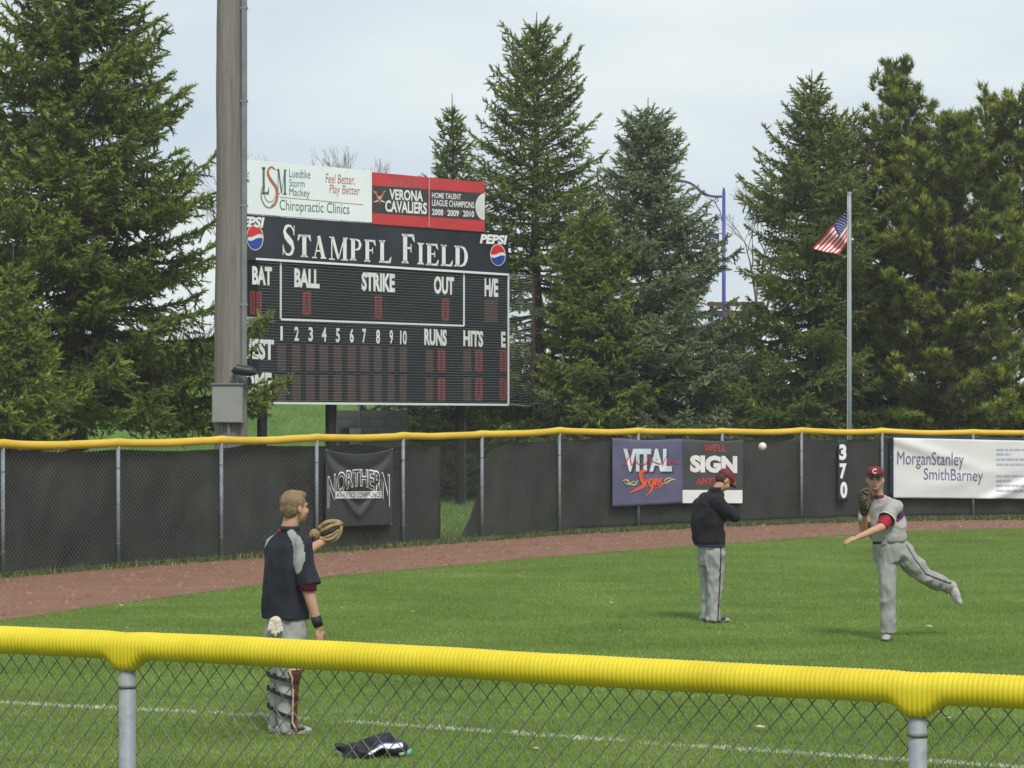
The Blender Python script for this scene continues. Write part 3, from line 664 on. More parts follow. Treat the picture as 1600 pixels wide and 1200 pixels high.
# serif capitals drawn as strokes: thick stems, thin arms, bracketed serifs
def glyph(ch):
    Vg, Fg = [], []
    def poly(pts):
        o = len(Vg); Vg.extend(pts); Fg.append(tuple(range(o, o+len(pts))))
    def rect(x0, y0, x1, y1): poly([(x0, y0), (x1, y0), (x1, y1), (x0, y1)])
    TH, TN, SF = .29, .07, .055
    def stem(x, y0=0, y1=1, th=TH, ser=.10):
        rect(x-th/2, y0, x+th/2, y1)
        for yy, d in ((y0, 1), (y1, -1)):
            poly([(x-th/2-ser, yy), (x+th/2+ser, yy), (x+th/2+ser, yy+d*SF*.7), (x+th/2, yy+d*SF*1.9), (x-th/2, yy+d*SF*1.9), (x-th/2-ser, yy+d*SF*.7)])
    def ribbon(pts):
        k = len(pts)
        L = []; Rr = []
        for i, (x, y, wd) in enumerate(pts):
            a, b_ = pts[max(0, i-1)], pts[min(k-1, i+1)]; dx, dy = b_[0]-a[0], b_[1]-a[1]; l = math.hypot(dx, dy) or 1
            L.append((x-dy/l*wd/2, y+dx/l*wd/2)); Rr.append((x+dy/l*wd/2, y-dx/l*wd/2))
        o = len(Vg); Vg.extend(L+Rr)
        for i in range(k-1): Fg.append((o+i, o+i+1, o+k+i+1, o+k+i))
    if ch in 'LEF':
        stem(.25)
        if ch in 'LE': rect(.3, 0, .92, TN+.02); poly([(.92, 0), (.98, .28), (.93, .28), (.72, TN)])
        if ch in 'EF': rect(.3, 1-TN-.02, .88, 1); poly([(.88, 1), (.93, .74), (.88, .74), (.68, 1-TN)]); rect(.3, .49, .66, .49+TN); rect(.64, .38, .70, .66)
    elif ch == 'I': stem(.5, th=.42, ser=.2)
    elif ch == 'T':
        stem(.5, 0, .99, ser=.12); rect(.06, 1-TN-.02, .94, 1); poly([(.06, 1), (.02, .72), (.07, .72), (.24, 1-TN)]); poly([(.94, 1), (.98, .72), (.93, .72), (.76, 1-TN)])
    elif ch == 'A':
        ribbon([(.20, .02, .06), (.50, .97, .07)]); ribbon([(.47, 1.0, .21), (.80, .02, .24)]); rect(.30, .30, .66, .30+TN)
        rect(.02, 0, .36, SF); rect(.60, 0, 1.0, SF)
    elif ch == 'M':
        rect(.13, .02, .19, .98); rect(.02, 0, .31, SF); rect(.03, 1-SF, .28, 1); ribbon([(.20, .99, .15), (.50, .06, .12)]); ribbon([(.50, .04, .05), (.80, .97, .06)])
        rect(.74, 0, .92, 1); rect(.64, 0, 1, SF); rect(.76, 1-SF, .99, 1)
    elif ch == 'P':
        stem(.25); ribbon([(.30, .97, .06), (.52, .965, .07), (.72, .90, .14), (.80, .74, .23), (.72, .57, .14), (.52, .50, .07), (.30, .495, .05)])
    elif ch == 'D':
        stem(.25); ribbon([(.30, .97, .06), (.50, .965, .07), (.72, .87, .15), (.84, .67, .22), (.86, .5, .25), (.84, .33, .22), (.72, .13, .15), (.50, .035, .07), (.30, .03, .06)])
    elif ch == 'S':
        ribbon([(.86, .68, .05), (.80, .83, .06), (.66, .945, .07), (.47, .965, .08), (.28, .90, .15), (.20, .77, .20), (.28, .64, .22), (.50, .52, .24), (.72, .40, .22), (.80, .25, .20), (.72, .11, .15), (.52, .035, .08), (.33, .05, .07), (.18, .15, .06), (.11, .33, .05)])
        poly([(.83, .66), (.89, .66), (.89, .98), (.84, .98)]); poly([(.08, .02), (.13, .02), (.14, .35), (.08, .35)])
    co = np.array(Vg); return co, Fg
def serif(ch, x0, y0, x1, y1):
    fit(glyph(ch), (x0, y0, x1, y1-.062*(x1-x0)), bpt, .072, WH, sb, 'letter', skew=.062)
for ch, a in zip('STAMPFLFIELD', [(440, 350, 462.5, 400.5), (464.5, 366, 486.5, 402.5), (487, 368, 510, 404.5), (513.5, 369.5, 544, 407.5), (546.5, 372.5, 567, 408), (569, 374, 588.5, 410), (592, 375, 612, 411.5), (627.5, 365, 649.5, 412.5), (651, 379, 663.5, 413.5), (665.5, 380, 686, 415.5), (688.5, 382, 708, 416.5), (709.5, 383.5, 731.5, 417.5)]):
    serif(ch, *a)
# soft-drink emblems
eb = mat('emblem_blue', (.02, .06, .32), .4); er = mat('emblem_red', (.60, .03, .03), .4)
def emblem(cx, cy, rx, ry, wx):
    for nm, m, f0, f1, o in (('emblem', WH, -1, 1, .068), ('emblem', er, .16, .93, .074), ('emblem', eb, -.93, -.14, .074)):
        mb = MB(); n = 16; pts = []
        R1 = 1 if m is WH else .93
        for i in range(n+1):
            u = -1+2*i/n; h = math.sqrt(max(0, R1*R1-u*u*R1*R1)); u2 = u*R1; wv = .14*math.sin(u*2.6)
            lo, hi = (-h, h) if m is WH else ((max(-h, min(h, f0+wv)), h) if m is er else (-h, min(h, max(-h, f1+wv))))
            pts.append((cx+rx*u2, cy-ry*lo+.06*rx*u2, cy-ry*hi+.06*rx*u2))
        V = []
        for x, a, b_ in pts: V += [bpt(x, a, o), bpt(x, b_, o)]
        mb.add(V, [(2*i, 2*i+2, 2*i+3, 2*i+1) for i in range(n)]); mb.build(nm, m, sb)
emblem(778, 398.5, 12.3, 17, 0); emblem(398.5, 371, 13.5, 20, 0)
T('PEPSI', (751, 365.5, 791.5, 380.5), bpt, .080, WH, sb, skew=.05, ital=.07, bold=.05); T('PEPSI', (369, 337, 412, 354), bpt, .080, WH, sb, skew=.05, ital=.07, bold=.05)
# sponsor lettering
gr = mat('print_teal_grey', (.085, .14, .15), .6); rd = mat('print_rust', (.42, .13, .075), .6)
so_ = .104
def glyph_fit(ch, box, m, off=so_): fit(glyph(ch), box, bpt, off, m, sb, 'letter', skew=.06)
glyph_fit('L', (409, 261, 421, 303.5), gr); glyph_fit('M', (432, 264, 448, 303.5), gr, so_+.003)
bst = lambda pts, wd, m, o=so_+.006: stroke(smoothp(pts), wd, bpt, o, m, sb)
bst([(430, 265, .6), (425, 261, .7), (420, 264, .9), (419, 272, 1.1), (424, 282, 1.3), (431, 292, 1.3), (433, 303, 1.1), (430, 316, .8), (423, 323, .5)], 3.4, rd)
bst([(413, 287, .4), (408.5, 298, .7), (409, 311, .9), (415, 322, .9), (423, 324.5, .8), (432, 318, .6), (435, 306, .4)], 1.6, gr)
bst([(414, 290, .5), (413, 305, .7), (419, 315, .8), (427, 313, .6), (430, 304, .4)], 1.4, rd)
def st(s, x0, y0, x1, y1, m, off=so_, **k): return T(s, (x0, y0, x1, y1-.062*(x1-x0)), bpt, off, m, sb, skew=.062, **k)
st('Luedtke', 452, 264, 485, 279, gr); st('Storm', 452, 279.5, 476, 293, gr); st('Mackey', 452, 293.5, 484, 311.5, gr)
st('Feel Better,', 509, 271, 555, 291, rd, ital=.03); st('Play Better', 515, 288, 562, 309, rd, ital=.03)
stroke([(437, 308), (567.5, 320)], 1.0, bpt, so_, rd, sb, 'rule'); st('Chiropractic Clinics', 437, 311.5, 546, 340, gr)
# champions panel
pl = mat('print_charcoal', (.045, .045, .048), .5)
mb = MB(); mb.add([bpt(582, 289.5, so_), bpt(757.3, 302, so_), bpt(757.3, 344.5, so_), bpt(582, 332.5, so_)], [(0, 1, 2, 3)]); mb.build('dark_band', pl, sb)
st('HOME OF THE', 609, 280, 659, 294, mat('print_dusty', (.34, .13, .14), .6), bold=0)
o2 = so_+.004
st('VERONA', 608.5, 295, 661, 315, WH, o2, bold=.03); st('CAVALIERS', 602, 312.5, 667, 335, WH, o2, bold=.03)
st('HOME TALENT', 675, 300.5, 720.5, 312, WH, o2, bold=.015); st('LEAGUE CHAMPIONS', 675, 311.5, 741, 325.5, WH, o2, bold=.015)
for s, a in (('2008', (675, 326, 692.5, 337)), ('2009', (699, 327.5, 717, 338.5)), ('2010', (723.5, 328.5, 741, 339.5))): st(s, *a, WH, o2, bold=.025)
for x in (696, 720.5): stroke([(x-1.2, 331), (x+1.2, 331.2)], 2.2, bpt, o2, er, sb, 'dot')
bar(670.5, 277, 670.5, 355, .03, .118, mat('trim_pink', (.55, .25, .25), .5))
mb = MB(); pts = [(757.3, 344), (757.3, 302)]+[(757.3-14.5*math.sin(math.pi*i/12), 323-21*math.cos(math.pi*i/12)) for i in range(1, 12)]
mb.add([bpt(a, b_, o2) for a, b_ in pts], [tuple(range(len(pts)))]); mb.build('ball_print', mat('ball_print', (.62, .63, .60), .6, .1, 4), sb)
bst([(584, 298, .4), (590, 306, 1), (597, 314, 1), (602, 316, .4)], 1.6, WH, o2); bst([(602, 298, .4), (596, 306, 1), (589, 314, 1), (584, 315, .4)], 1.6, WH, o2)
bst([(587, 299, 1), (593, 317, 1)], 2.6, rd, o2+.003); bst([(599.5, 299.5, 1), (593, 317, 1)], 2.6, rd, o2+.003)
# posts of the board
stl = mat('post_black', (.010, .011, .013), .6)
for px0, px1 in ((402.5, 416), (509, 525), (712, 725.5)):
    off = -.34; u0, u1 = uof(px0, off), uof(px1, off); c = B0+BD*(u0+u1)/2+BN*(off)
    mb = MB(); c2 = c.copy(); c2.z = (zb+.6)/2
    ax = Matrix((BD, -BN, (0, 0, 1))).transposed(); wd = (u1-u0)*.72
    mb.box(c2+BN*.06, (wd, .012, zb+.6), ax=ax); mb.box(c2-BN*.06, (wd, .012, zb+.6), ax=ax); mb.box(c2, (.012, .108, zb+.6), ax=ax)
    mb.build('post', stl, sb)
    mb = MB(); mb.box(c2+BD*(wd/2+.004), (.006, .15, zb+.58), ax=ax); mb.build('post_flange', MT['galv_far'], sb)
mb = MB()
for zz in (zb+.35, zl-.2, zs0+.3, zs1-.2):
    c = B0+BD*((uof(755)+uof(410))/2)+BN*(-.30); c.z = zz; mb.box(c, (uof(752)-uof(414), .05, .10), ax=ax)
mb.each('cross_beam', stl, sb)
# netting in front of the board
net = thing('protective_net', tuple(bpt(832, 632, .9)*1)[:2]+(0,), 'thin white netting stretched in front of the scoreboard, past its right edge', 'net')
mb = MB(); NS = 50; noff = .55
for i in range(NS+1):
    t = i/NS; py_l = 431-17*.0+(629-431)*t; pts = []
    for k in range(29):
        u = k/28; px = 404+(832-404)*u; ytop = 405.5+(431.5-405.5)*min(1, (px-404)/391); ybot = 630+2.5*min(1, (px-404)/391)
        py = ytop+(ybot-ytop)*t
        if px > 797: py += 3.4*math.sin(math.pi*(px-797)/36)*(1-.2*t)
        py += .5*noise.noise(Vector((u*9, t*14, 0)))
        pts.append(bpt(px, py, noff+.05*math.sin(u*14+t*3)))
    mb.tube(pts, .0022, 3, cap=False)
o = mb.build('net_strand', mat('net_twine', (.31, .35, .32), .8), net, kind='stuff')
mb = MB(); 
for k in range(64):
    u = k/63; px = 404+(832-404)*u; mb.tube([bpt(px, (405.5+26*min(1, (px-404)/391))+(225-26*min(1, (px-404)/391))*t/6, noff) for t in range(7)], .0020, 3, cap=False)
mb.build('net_cord', mat('net_cord', (.03, .034, .03), .8), net, kind='stuff')
mb = MB(); mb.tube([bpt(832, 430, noff), bpt(833, 500, noff+.1), bpt(833, 560, noff+.1), bpt(829, 634, noff)], .018, 6); mb.build('edge_rope', mat('rope_brown', (.07, .045, .035), .9), net)
mb = MB(); mb.tube([bpt(795, 430, noff), bpt(832, 431, noff)], .012, 6); mb.tube([bpt(795, 632, noff), bpt(829, 634.5, noff)], .014, 6); mb.each('edge_cord', mat('cord_grey', (.2, .21, .2), .8), net)
mb = MB(); pl_ = bpt(833, 560, noff+.0); mb.tube([(pl_.x+.02, pl_.y+.03, 0), (pl_.x+.02, pl_.y+.03, bz(832, 428, noff))], .035, 8); mb.build('net_pole', mat('pole_brown', (.045, .035, .03), .8), net)
# concrete block wall under the board
ctr = P(576, 664, 62.5)
cw = thing('block_wall', (ctr.x, 62.5, 0), 'low weathered grey concrete wall under the scoreboard', 'wall')
cm = mat('concrete', (.13, .135, .13), .9, col2=(.21, .22, .21), scale=1.5, bump=.4, bscale=10, detail=8)
a, b_ = P(516, 641, 62.5), P(638, 641, 62.5)
bw = (b_.x-a.x)/5
for rr in range(12):
    z0 = a.z-(rr+1)*.205
    if z0 < 0: break
    for cc in range(6):
        x0 = a.x+(cc-.5*(rr % 2))*bw; x1 = min(b_.x, x0+bw); x0 = max(a.x, x0)
        if x1-x0 < .05: continue
        mb = MB(); mb.box(((x0+x1)/2, 62.6+rnd.uniform(-.004, .004), z0+.1025), (x1-x0-.012, .2, .193)); mb.build('block', cm, cw)
mb = MB(); mb.box(((a.x+b_.x)/2, 62.61, (a.z)/2), (b_.x-a.x-.02, .17, a.z-.02)); mb.build('mortar', mat('mortar', (.14, .14, .135), .95), cw)
bx = P(555, 678, 62.2); eb_ = thing('meter_box', (bx.x, 62.2, 0), 'pale metal electrical box with a thin riser pipe under the scoreboard', 'electrical box')
mb = MB(); mb.box((bx.x, 62.25, P(0, 682, 62.25).z), (.30, .18, .42)); mb.build('cabinet', mat('box_pale', (.35, .36, .36), .6, .1, 5), eb_)
q = P(562, 640, 62.25); mb = MB(); mb.tube([(q.x, 62.25, P(0, 670, 62.25).z), (q.x, 62.25, zb)], .025, 8); mb.tube([(bx.x, 62.25, 0), (bx.x, 62.25, P(0, 690, 62.25).z)], .03, 8); mb.each('conduit', MT['galv_far'], eb_)
q = P(540, 678, 62.2); mb = MB(); mb.tube([(q.x, 62.3, 0), (q.x, 62.3, P(0, 668, 62.3).z)], [.16, .15], 10); o = mb.build('stump', mat('bark_post', (.06, .05, .045), .9, .3, 8), base=(q.x, 62.3, 0)); tag(o, 'short dark wooden stub post beside the electrical box', 'post')

# ------------------------------------------------------------------ wooden light pole
YP = 42.0; c = P(360.5, 690, YP)
wp = thing('light_pole', (c.x, YP, 0), 'massive weathered wooden light pole rising out of the picture, left of the scoreboard', 'pole')
wood = mat('weathered_wood', (.130, .115, .100), .9, col2=(.225, .202, .178), scale=2.2, bump=.8, bscale=6, detail=8, st=(6, 6, .35))
s_at = YP/FPX; m = MB(); pts = []; rr = []
for i in range(30):
    z = 13*i/29; py = HORZ-(z-HC)/s_at; r_ = .30-.0085*z*.85; x = c.x+(-.0)*z; pts.append((x+.01*math.sin(z*1.3), YP, z)); rr.append(r_*(1+.012*math.sin(z*5)))
m.tube(pts, rr, 36); m.build('shaft', wood, wp, smooth=True)
gc = mat('conduit_grey', (.155, .175, .185), .5, .15, 4)
m = MB(); x1 = P(381.5, 500, YP-.2).x
m.box((x1-.0, YP-.16, (13+P(0, 598, YP).z)/2-.1), (.085, .09, 13-P(0, 598, YP).z+.2)); m.build('conduit', gc, wp)
m = MB()
for zz in (4.2, 5.9, 7.7, 9.3): m.box((x1, YP-.16, zz), (.12, .10, .03))
m.each('conduit_strap', MT['galv_far'], wp)
k0, k1 = P(331, 601, YP-.42), P(379, 661, YP-.42); m = MB(); m.box(((k0.x+k1.x)/2, YP-.42+.12, (k0.z+k1.z)/2), (k1.x-k0.x, .24, k0.z-k1.z))
bo = m.build('fuse_box', mat('box_grey', (.22, .225, .21), .55, .06, 3), wp, bevel=.008)
m = MB(); m.box(((k0.x+k1.x)/2, YP-.43, (k0.z+k1.z)/2), (k1.x-k0.x-.03, .014, k0.z-k1.z-.04)); m.build('door', mat('box_grey_door', (.235, .24, .225), .5, .05, 3), bo)
m = MB(); m.box(((k0.x+k1.x)/2, YP-.32, k0.z+.012), (k1.x-k0.x+.04, .3, .022)); m.build('rain_lip', mat('box_lip', (.18, .185, .175), .6), bo)
m = MB(); xx = P(357, 0, YP-.35).x; m.tube([(xx, YP-.32, k1.z), (xx, YP-.32, 0)], .034, 10); m.build('conduit', gc, wp)
m = MB(); m.tube([P(371, 602, YP-.3), P(371, 588, YP-.3)], .02, 8); m.build('conduit', MT['galv_far'], wp)
m = MB(); m.tube([P(366, 575, YP-.42), P(368, 577, YP-.42), P(380, 579, YP-.42), (P(391, 580, YP-.42)), P(397, 583.5, YP-.42), P(397.5, 586, YP-.42)], [.085, .088, .088, .088, .075, .05], 16); m.build('black_elbow', mat('rubber_black', (.016, .018, .018), .45), wp, smooth=True)  # black pipe elbow fixed to the pole

# ------------------------------------------------------------------ flagpole and flag
YF = 53.6+2.0; c = P(1327, 660, YF)
fp = thing('flagpole', (c.x, YF, 0), 'plain grey metal flagpole behind the outfield fence', 'flagpole')
m = MB(); m.tube([(c.x, YF, 0), (c.x, YF, P(0, 304, YF).z)], [.060, .046], 14); m.build('pole', mat('pole_grey', (.25, .29, .29), .5, .1, 3), fp, smooth=True)
m = MB(); z_ = P(0, 304, YF).z; m.tube([(c.x, YF, z_), (c.x, YF, z_+.06)], [.055, .05], 14); m.build('cap', mat('cap_grey', (.3, .32, .31), .5), fp)
m = MB(); m.tube([(c.x-.05, YF-.06, P(0, 660, YF).z-1), (c.x-.05, YF-.06, z_-.02)], .004, 4); m.build('halyard', MT['white'], fp)
q = P(1332, 374, YF); m = MB(); m.ell(q, (.025, .025, .03)); m.build('cleat', MT['white'], fp)
# flag: hoist edge against the pole, cloth hanging and swinging left
S = YF/FPX
def flagpt(u, v):
    """u along the fly 0..1, v down the hoist 0..1"""
    hoist = Vector((1325, 326+45*v, 0)); end_ = Vector((1270, 388, 0)); low = Vector((1307, 398, 0))
    a = Vector((1324.5, 326, 0)).lerp(Vector((1324.5, 375, 0)), v)
    e = Vector((1270, 388, 0)).lerp(Vector((1307, 398, 0)), v)
    p_ = a.lerp(e, u); sag = math.sin(math.pi*u)
    p_.x += -1.5*sag*(1-v)+2.0*sag*v; p_.y += (5.5*sag)*(1-v)*.3+2.5*sag*v
    dep = .14*math.sin(u*9+v*3.2)*(.3+.7*u)+.05*math.sin(v*9)
    return P(p_.x, p_.y, YF-.05+dep) if u > .02 else P(p_.x, p_.y, YF-.05)
nu, nv = 48, 39; V = []; F = []; MI = []
for i in range(nu+1):
    for j in range(nv+1): V.append(tuple(flagpt(i/nu, j/nv)))
for i in range(nu):
    for j in range(nv):
        F.append((i*(nv+1)+j, (i+1)*(nv+1)+j, (i+1)*(nv+1)+j+1, i*(nv+1)+j+1)); sidx = j//3
        MI.append(2 if (i < 19 and sidx < 7) else (0 if sidx % 2 == 0 else 1))
fm = [mat('flag_red', (.55, .03, .045), .7), mat('flag_white', (.72, .70, .66), .7), mat('flag_blue', (.022, .03, .13), .7)]
o = mesh_obj('flag', np_mesh('flag', V, F, MI, smooth=True), fm, base=P(1324, 330, YF)); tag(o, 'stars and stripes flag drooping from the grey flagpole', 'flag')
so = o.modifiers.new('t', 'SOLIDIFY'); so.thickness = .004
mb = MB(); n_ = 0
for r_ in range(9):
    for cc in range(6 if r_ % 2 == 0 else 5):
        u = (.035+.058*cc+(.029 if r_ % 2 else 0)); v = .035+.06*r_-.0
        if v > .52: continue
        cpt = flagpt(u, v); mb.ell(cpt+Vector((0, -.01, 0)), (.009, .008, .011), n=6)
so_o = mb.build('star', mat('flag_star', (.7, .7, .68), .7), None); so_o.parent = o; so_o.location = (0, 0, 0); so_o.data.transform(Matrix.Translation(-BASE[o.name])); so_o['kind'] = 'stuff'

# ------------------------------------------------------------------ blue street lamp, banner, footbridge rail
YL = 88.0; c = P(1131, 560, YL)
sl = thing('street_lamp', (c.x, YL, 0), 'tall blue street lamp with curved arm beyond the spruces', 'street lamp')
bl = mat('lamp_blue', (.05, .055, .26), .4); m = MB(); m.tube([(c.x, YL, 1.2), (c.x, YL, P(0, 298, YL).z)], [.085, .06], 12); m.ell((c.x, YL, P(0, 296, YL).z), (.04, .04, .08)); m.build('pole', bl, sl, smooth=True)
m = MB(); pts = [P(a, b_, YL) for a, b_ in smoothp([(1128, 307), (1112, 306.5), (1098, 301), (1086, 291), (1074, 284.5), (1058, 283), (1040, 284)])]; m.tube(pts, .045, 8); m.build('arm', mat('lamp_dark_blue', (.04, .045, .14), .4), sl, smooth=True)
m = MB(); m.tube([P(a, b_, YL) for a, b_ in smoothp([(1128, 345), (1125, 330), (1120, 322), (1117, 313), (1120, 309), (1122, 313), (1119, 316)])], .018, 6); m.tube([P(a, b_, YL) for a, b_ in smoothp([(1118, 318), (1105, 308), (1090, 299)])], .012, 6); m.each('scroll', bl, sl)
m = MB(); m.tube([P(1040, 284, YL), P(1030, 288, YL)], [.05, .22], 12); m.ell(P(1030, 290, YL), (.22, .22, .09)); m.build('lamp_head', bl, sl)
m = MB(); m.tube([P(1101, 365.5, YL), P(1130, 365, YL)], .018, 6); m.tube([P(1102, 424, YL), P(1130, 424, YL)], .018, 6); m.each('banner_bracket', bl, sl)
lb = thing('lamp_banner', tuple(P(1112, 424, YL)), 'small navy and cream street banner hanging on the blue lamp', 'banner')
q0, q1, q2 = P(1101, 366, YL), P(1123.5, 384, YL), P(1123, 423, YL)
m = MB(); m.box(((q0.x+q1.x)/2, YL, (q0.z+q1.z)/2), (q1.x-q0.x, .012, q0.z-q1.z)); m.build('cloth', mat('lb_navy', (.02, .022, .06), .7), lb)
m = MB(); m.box(((q0.x+q2.x)/2, YL, (q1.z+q2.z)/2), (q2.x-q0.x, .012, q1.z-q2.z-.004)); m.build('cloth', mat('lb_cream', (.45, .46, .42), .7, col2=(.10, .11, .11), scale=7), lb)
fit(textgeo('A City', .01), (1103, 371.5, 1122, 380), lambda a, b_, o_: P(a, b_, YL-.02), 0, WH, lb, 'lettering')
YB = 96.0; rb = thing('footbridge_railing', tuple(P(1165, 500, YB))[:2]+(0,), 'weathered brown plank railing between the spruces under the blue lamp', 'railing')
br = mat('rail_brown', (.085, .045, .038), .85, .2, 3); q = P(1105, 0, YB).x; q2 = P(1195, 0, YB).x
for y0, y1 in ((472, 478.5), (485.5, 494)):
    m = MB(); z0, z1 = P(0, y1, YB).z, P(0, y0, YB).z; m.box(((q+q2)/2, YB, (z0+z1)/2), (q2-q, .08, z1-z0)); m.build('rail', br, rb)
for px in (1112, 1138, 1162, 1188):
    m = MB(); zz = P(0, 494, YB).z; zt_ = P(0, 471, YB).z; m.box((P(px, 0, YB).x, YB+.1, zt_/2), (.15, .11, zt_)); m.build('rail_post', br, rb)
# ------------------------------------------------------------------ trees
bark = mat('bark', (.035, .027, .021), .95, col2=(.075, .058, .046), scale=5, bump=.6, bscale=14)
def tmpl_twig(seed, k=9, wid=.125, spread=.27):
    """unit shoot along +x: narrow crossed blades and forward-pointing needle sprays"""
    r = np.random.RandomState(seed); tri = []
    for q in range(2):
        a = math.pi*q/2; c, s = math.cos(a)*wid*.8, math.sin(a)*wid*.8
        tri.append([(0, c, s), (0, -c, -s), (1.0, 0, 0)])
    for i in range(k):
        x = .05+.8*i/k+r.uniform(-.03, .03); a = r.uniform(0, 2*math.pi); l = r.uniform(.75, 1.25)*spread*(1.15-.4*x); c, s = math.cos(a), math.sin(a)
        tx, ty, tz = x+l*1.0, c*l, s*l; px, py = -s*wid*.5, c*wid*.5
        tri.append([(x-.03, px, py), (x+.05, -px, -py), (tx, ty, tz)])
    return np.array(tri)
def instance_tris(tm, pos, dirs, scale, tint, wscale=1.0):
    n = len(pos); d = dirs/np.linalg.norm(dirs, axis=1)[:, None]; up = np.array([0, 0, 1.0])
    a = np.cross(up, d); la = np.linalg.norm(a, axis=1); a[la < 1e-4] = [1, 0, 0]; a /= np.linalg.norm(a, axis=1)[:, None]; b = np.cross(d, a)
    th = np.random.RandomState(n).uniform(0, 2*np.pi, n); ca, sa = np.cos(th)[:, None], np.sin(th)[:, None]; a, b = a*ca+b*sa, b*ca-a*sa
    t = tm.reshape(-1, 3); sc = scale[:, None, None]
    V = pos[:, None, :]+sc*(d[:, None, :]*t[None, :, 0:1]+wscale*(a[:, None, :]*t[None, :, 1:2]+b[:, None, :]*t[None, :, 2:3]))
    k = len(t); return V.reshape(-1, 3), np.repeat(tint, k)
TW = [tmpl_twig(s) for s in range(3)]
def spruce(label, X, Y, z0, H, prof, seed, leaf, zlow=.4, up0=-.28, up1=.55, dens=1.0, tipcol=.25, trunk=.16, twl=.225, gap=.28, group=None, name='spruce_tree', leader=.5, asym=None, extra=()):
    r = np.random.RandomState(seed); t = thing(name, (X, Y, z0), label, 'tree', group)
    pf = lambda h: float(np.interp(h, [p[0] for p in prof], [p[1] for p in prof]))
    m = MB(); m.tube([(X+.04*math.sin(z*.9+seed), Y+.04*math.cos(z*.7), z0+z) for z in np.linspace(-.1, H, 16)], [max(.012, trunk*(1-z/H)**.85+.01) for z in np.linspace(0, H, 16)], 9)
    # sample branches
    pos, dr, sc, ti = [], [], [], []
    z = zlow; bi = 0; ga = 2.39996; todo = list(extra)
    while z < H-.12 or todo:
        spec = todo.pop() if z >= H-.12 else None
        if spec: z_keep = z; f = spec[0]/H; nb = 1; L0 = spec[2]
        else: f = z/H; L0 = pf(f); nb = max(3, int(round((4.2+L0*.55)*dens)))
        for q in range(nb):
            az = bi*ga+r.uniform(-.35, .35); bi += 1
            L = L0*r.choice([r.uniform(.55, .8), r.uniform(.82, 1.02), r.uniform(.9, 1.14)], p=[.3, .45, .25])
            L *= 1+.34*noise.noise(Vector((math.cos(az)*1.3, math.sin(az)*1.3, z*1.1+seed)))
            if asym: L *= asym(az, f)
            if L < .08 and not spec: continue
            zz = z+r.uniform(-gap*.6, gap*.6)
            el = up0+(up1-up0)*f**1.3+r.uniform(-.12, .12)
            if spec: zz, az, L, el = spec
            base = np.array([X, Y, z0+zz]); h = np.array([math.cos(az), math.sin(az), 0]); lat = np.array([-h[1], h[0], 0])
            bend = r.uniform(-.12, .12)
            def bp(s): return base+h*L*s*math.cos(el)+np.array([0, 0, 1])*(L*math.sin(el)*s-.16*L*math.sin(math.pi*s*.75)*(1-f)+.14*L*s**3)+lat*bend*L*s*s
            if L > .5:
                ns = 5; m.tube([tuple(bp(s)) for s in np.linspace(0, .9, ns)], list(np.linspace(max(.008, .016*L), .005, ns)), 4, cap=False)
            step = .105/dens; ns = max(2, int(L/step))
            for k in range(ns):
                s = (k+.6)/ns
                if L > 1.2 and s < .16: continue
                p = bp(s); tg = bp(min(1, s+.03))-bp(s-.03); tg /= np.linalg.norm(tg)
                sl = min(.85, (1-s)*.55*L+.12)*r.uniform(.6, 1.15)
                inner = s < .35 and L > 1
                for sd in (-1, 1):
                    if inner and r.rand() < .55: continue
                    d = tg*math.cos(.95)+sd*np.cross([0, 0, 1.0], tg)*math.sin(.95)+np.array([0, 0, r.uniform(-.38, .12)-.12*(1-f)])
                    d /= np.linalg.norm(d); nn = max(1, int(sl/(twl*.62)))
                    for u in range(nn):
                        o = (u+.3)/nn*sl; pp = p+d*o+np.array([0, 0, -.12*o*o])
                        sd2 = d+r.normal(0, .42, 3)+np.array([0, 0, .05])
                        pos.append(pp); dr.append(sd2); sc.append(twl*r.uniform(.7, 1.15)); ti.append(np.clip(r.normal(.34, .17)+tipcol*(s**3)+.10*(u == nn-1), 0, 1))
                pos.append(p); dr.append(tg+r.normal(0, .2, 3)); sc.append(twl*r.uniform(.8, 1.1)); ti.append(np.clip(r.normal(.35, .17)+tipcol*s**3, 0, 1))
                if r.rand() < .35 and L > .8:   # hanging twigs
                    pos.append(p-np.array([0, 0, .02])); dr.append(np.array([r.normal(0, .3), r.normal(0, .3), -1.0])); sc.append(twl*r.uniform(.8, 1.4)); ti.append(np.clip(r.normal(.28, .15), 0, 1))
            pos.append(bp(.97)); dr.append(bp(1.0)-bp(.9)); sc.append(twl*1.1); ti.append(.6)
        z += gap*(1-.45*f)*r.uniform(.8, 1.2)
    # leader
    for k in range(7):
        zz = H-.10*k; pos.append([X, Y, z0+zz-.1]); dr.append([r.normal(0, .06), r.normal(0, .06), 1]); sc.append(.22); ti.append(.5)
        for a in range(3):
            az = r.uniform(0, 6.28); pos.append([X, Y, z0+zz-.2]); dr.append([math.cos(az), math.sin(az), .9]); sc.append(.10+.035*k); ti.append(.5)
    m.tube([(X, Y, z0+H-.3), (X+.01, Y, z0+H+leader)], [.018, .009], 4)
    m.build('trunk', bark, t, smooth=True)
    pos, dr, sc, ti = np.array(pos), np.array(dr), np.array(sc), np.array(ti)
    VV, AA = [], []
    for k in range(3):
        sl_ = slice(k, None, 3); V, A = instance_tris(TW[k], pos[sl_], dr[sl_], sc[sl_], ti[sl_]); VV.append(V); AA.append(A)
    V = np.concatenate(VV); A = np.concatenate(AA); F = np.arange(len(V)).reshape(-1, 3)
    mesh_obj('crown', np_mesh('crown', V, F, attr=A), leaf, t)
    return t, len(F)
NORW = leafmat('norway_needles', (0.053, 0.088, 0.021), (0.380, 0.425, 0.079), .6, .25, c2=(0.145, 0.204, 0.040))
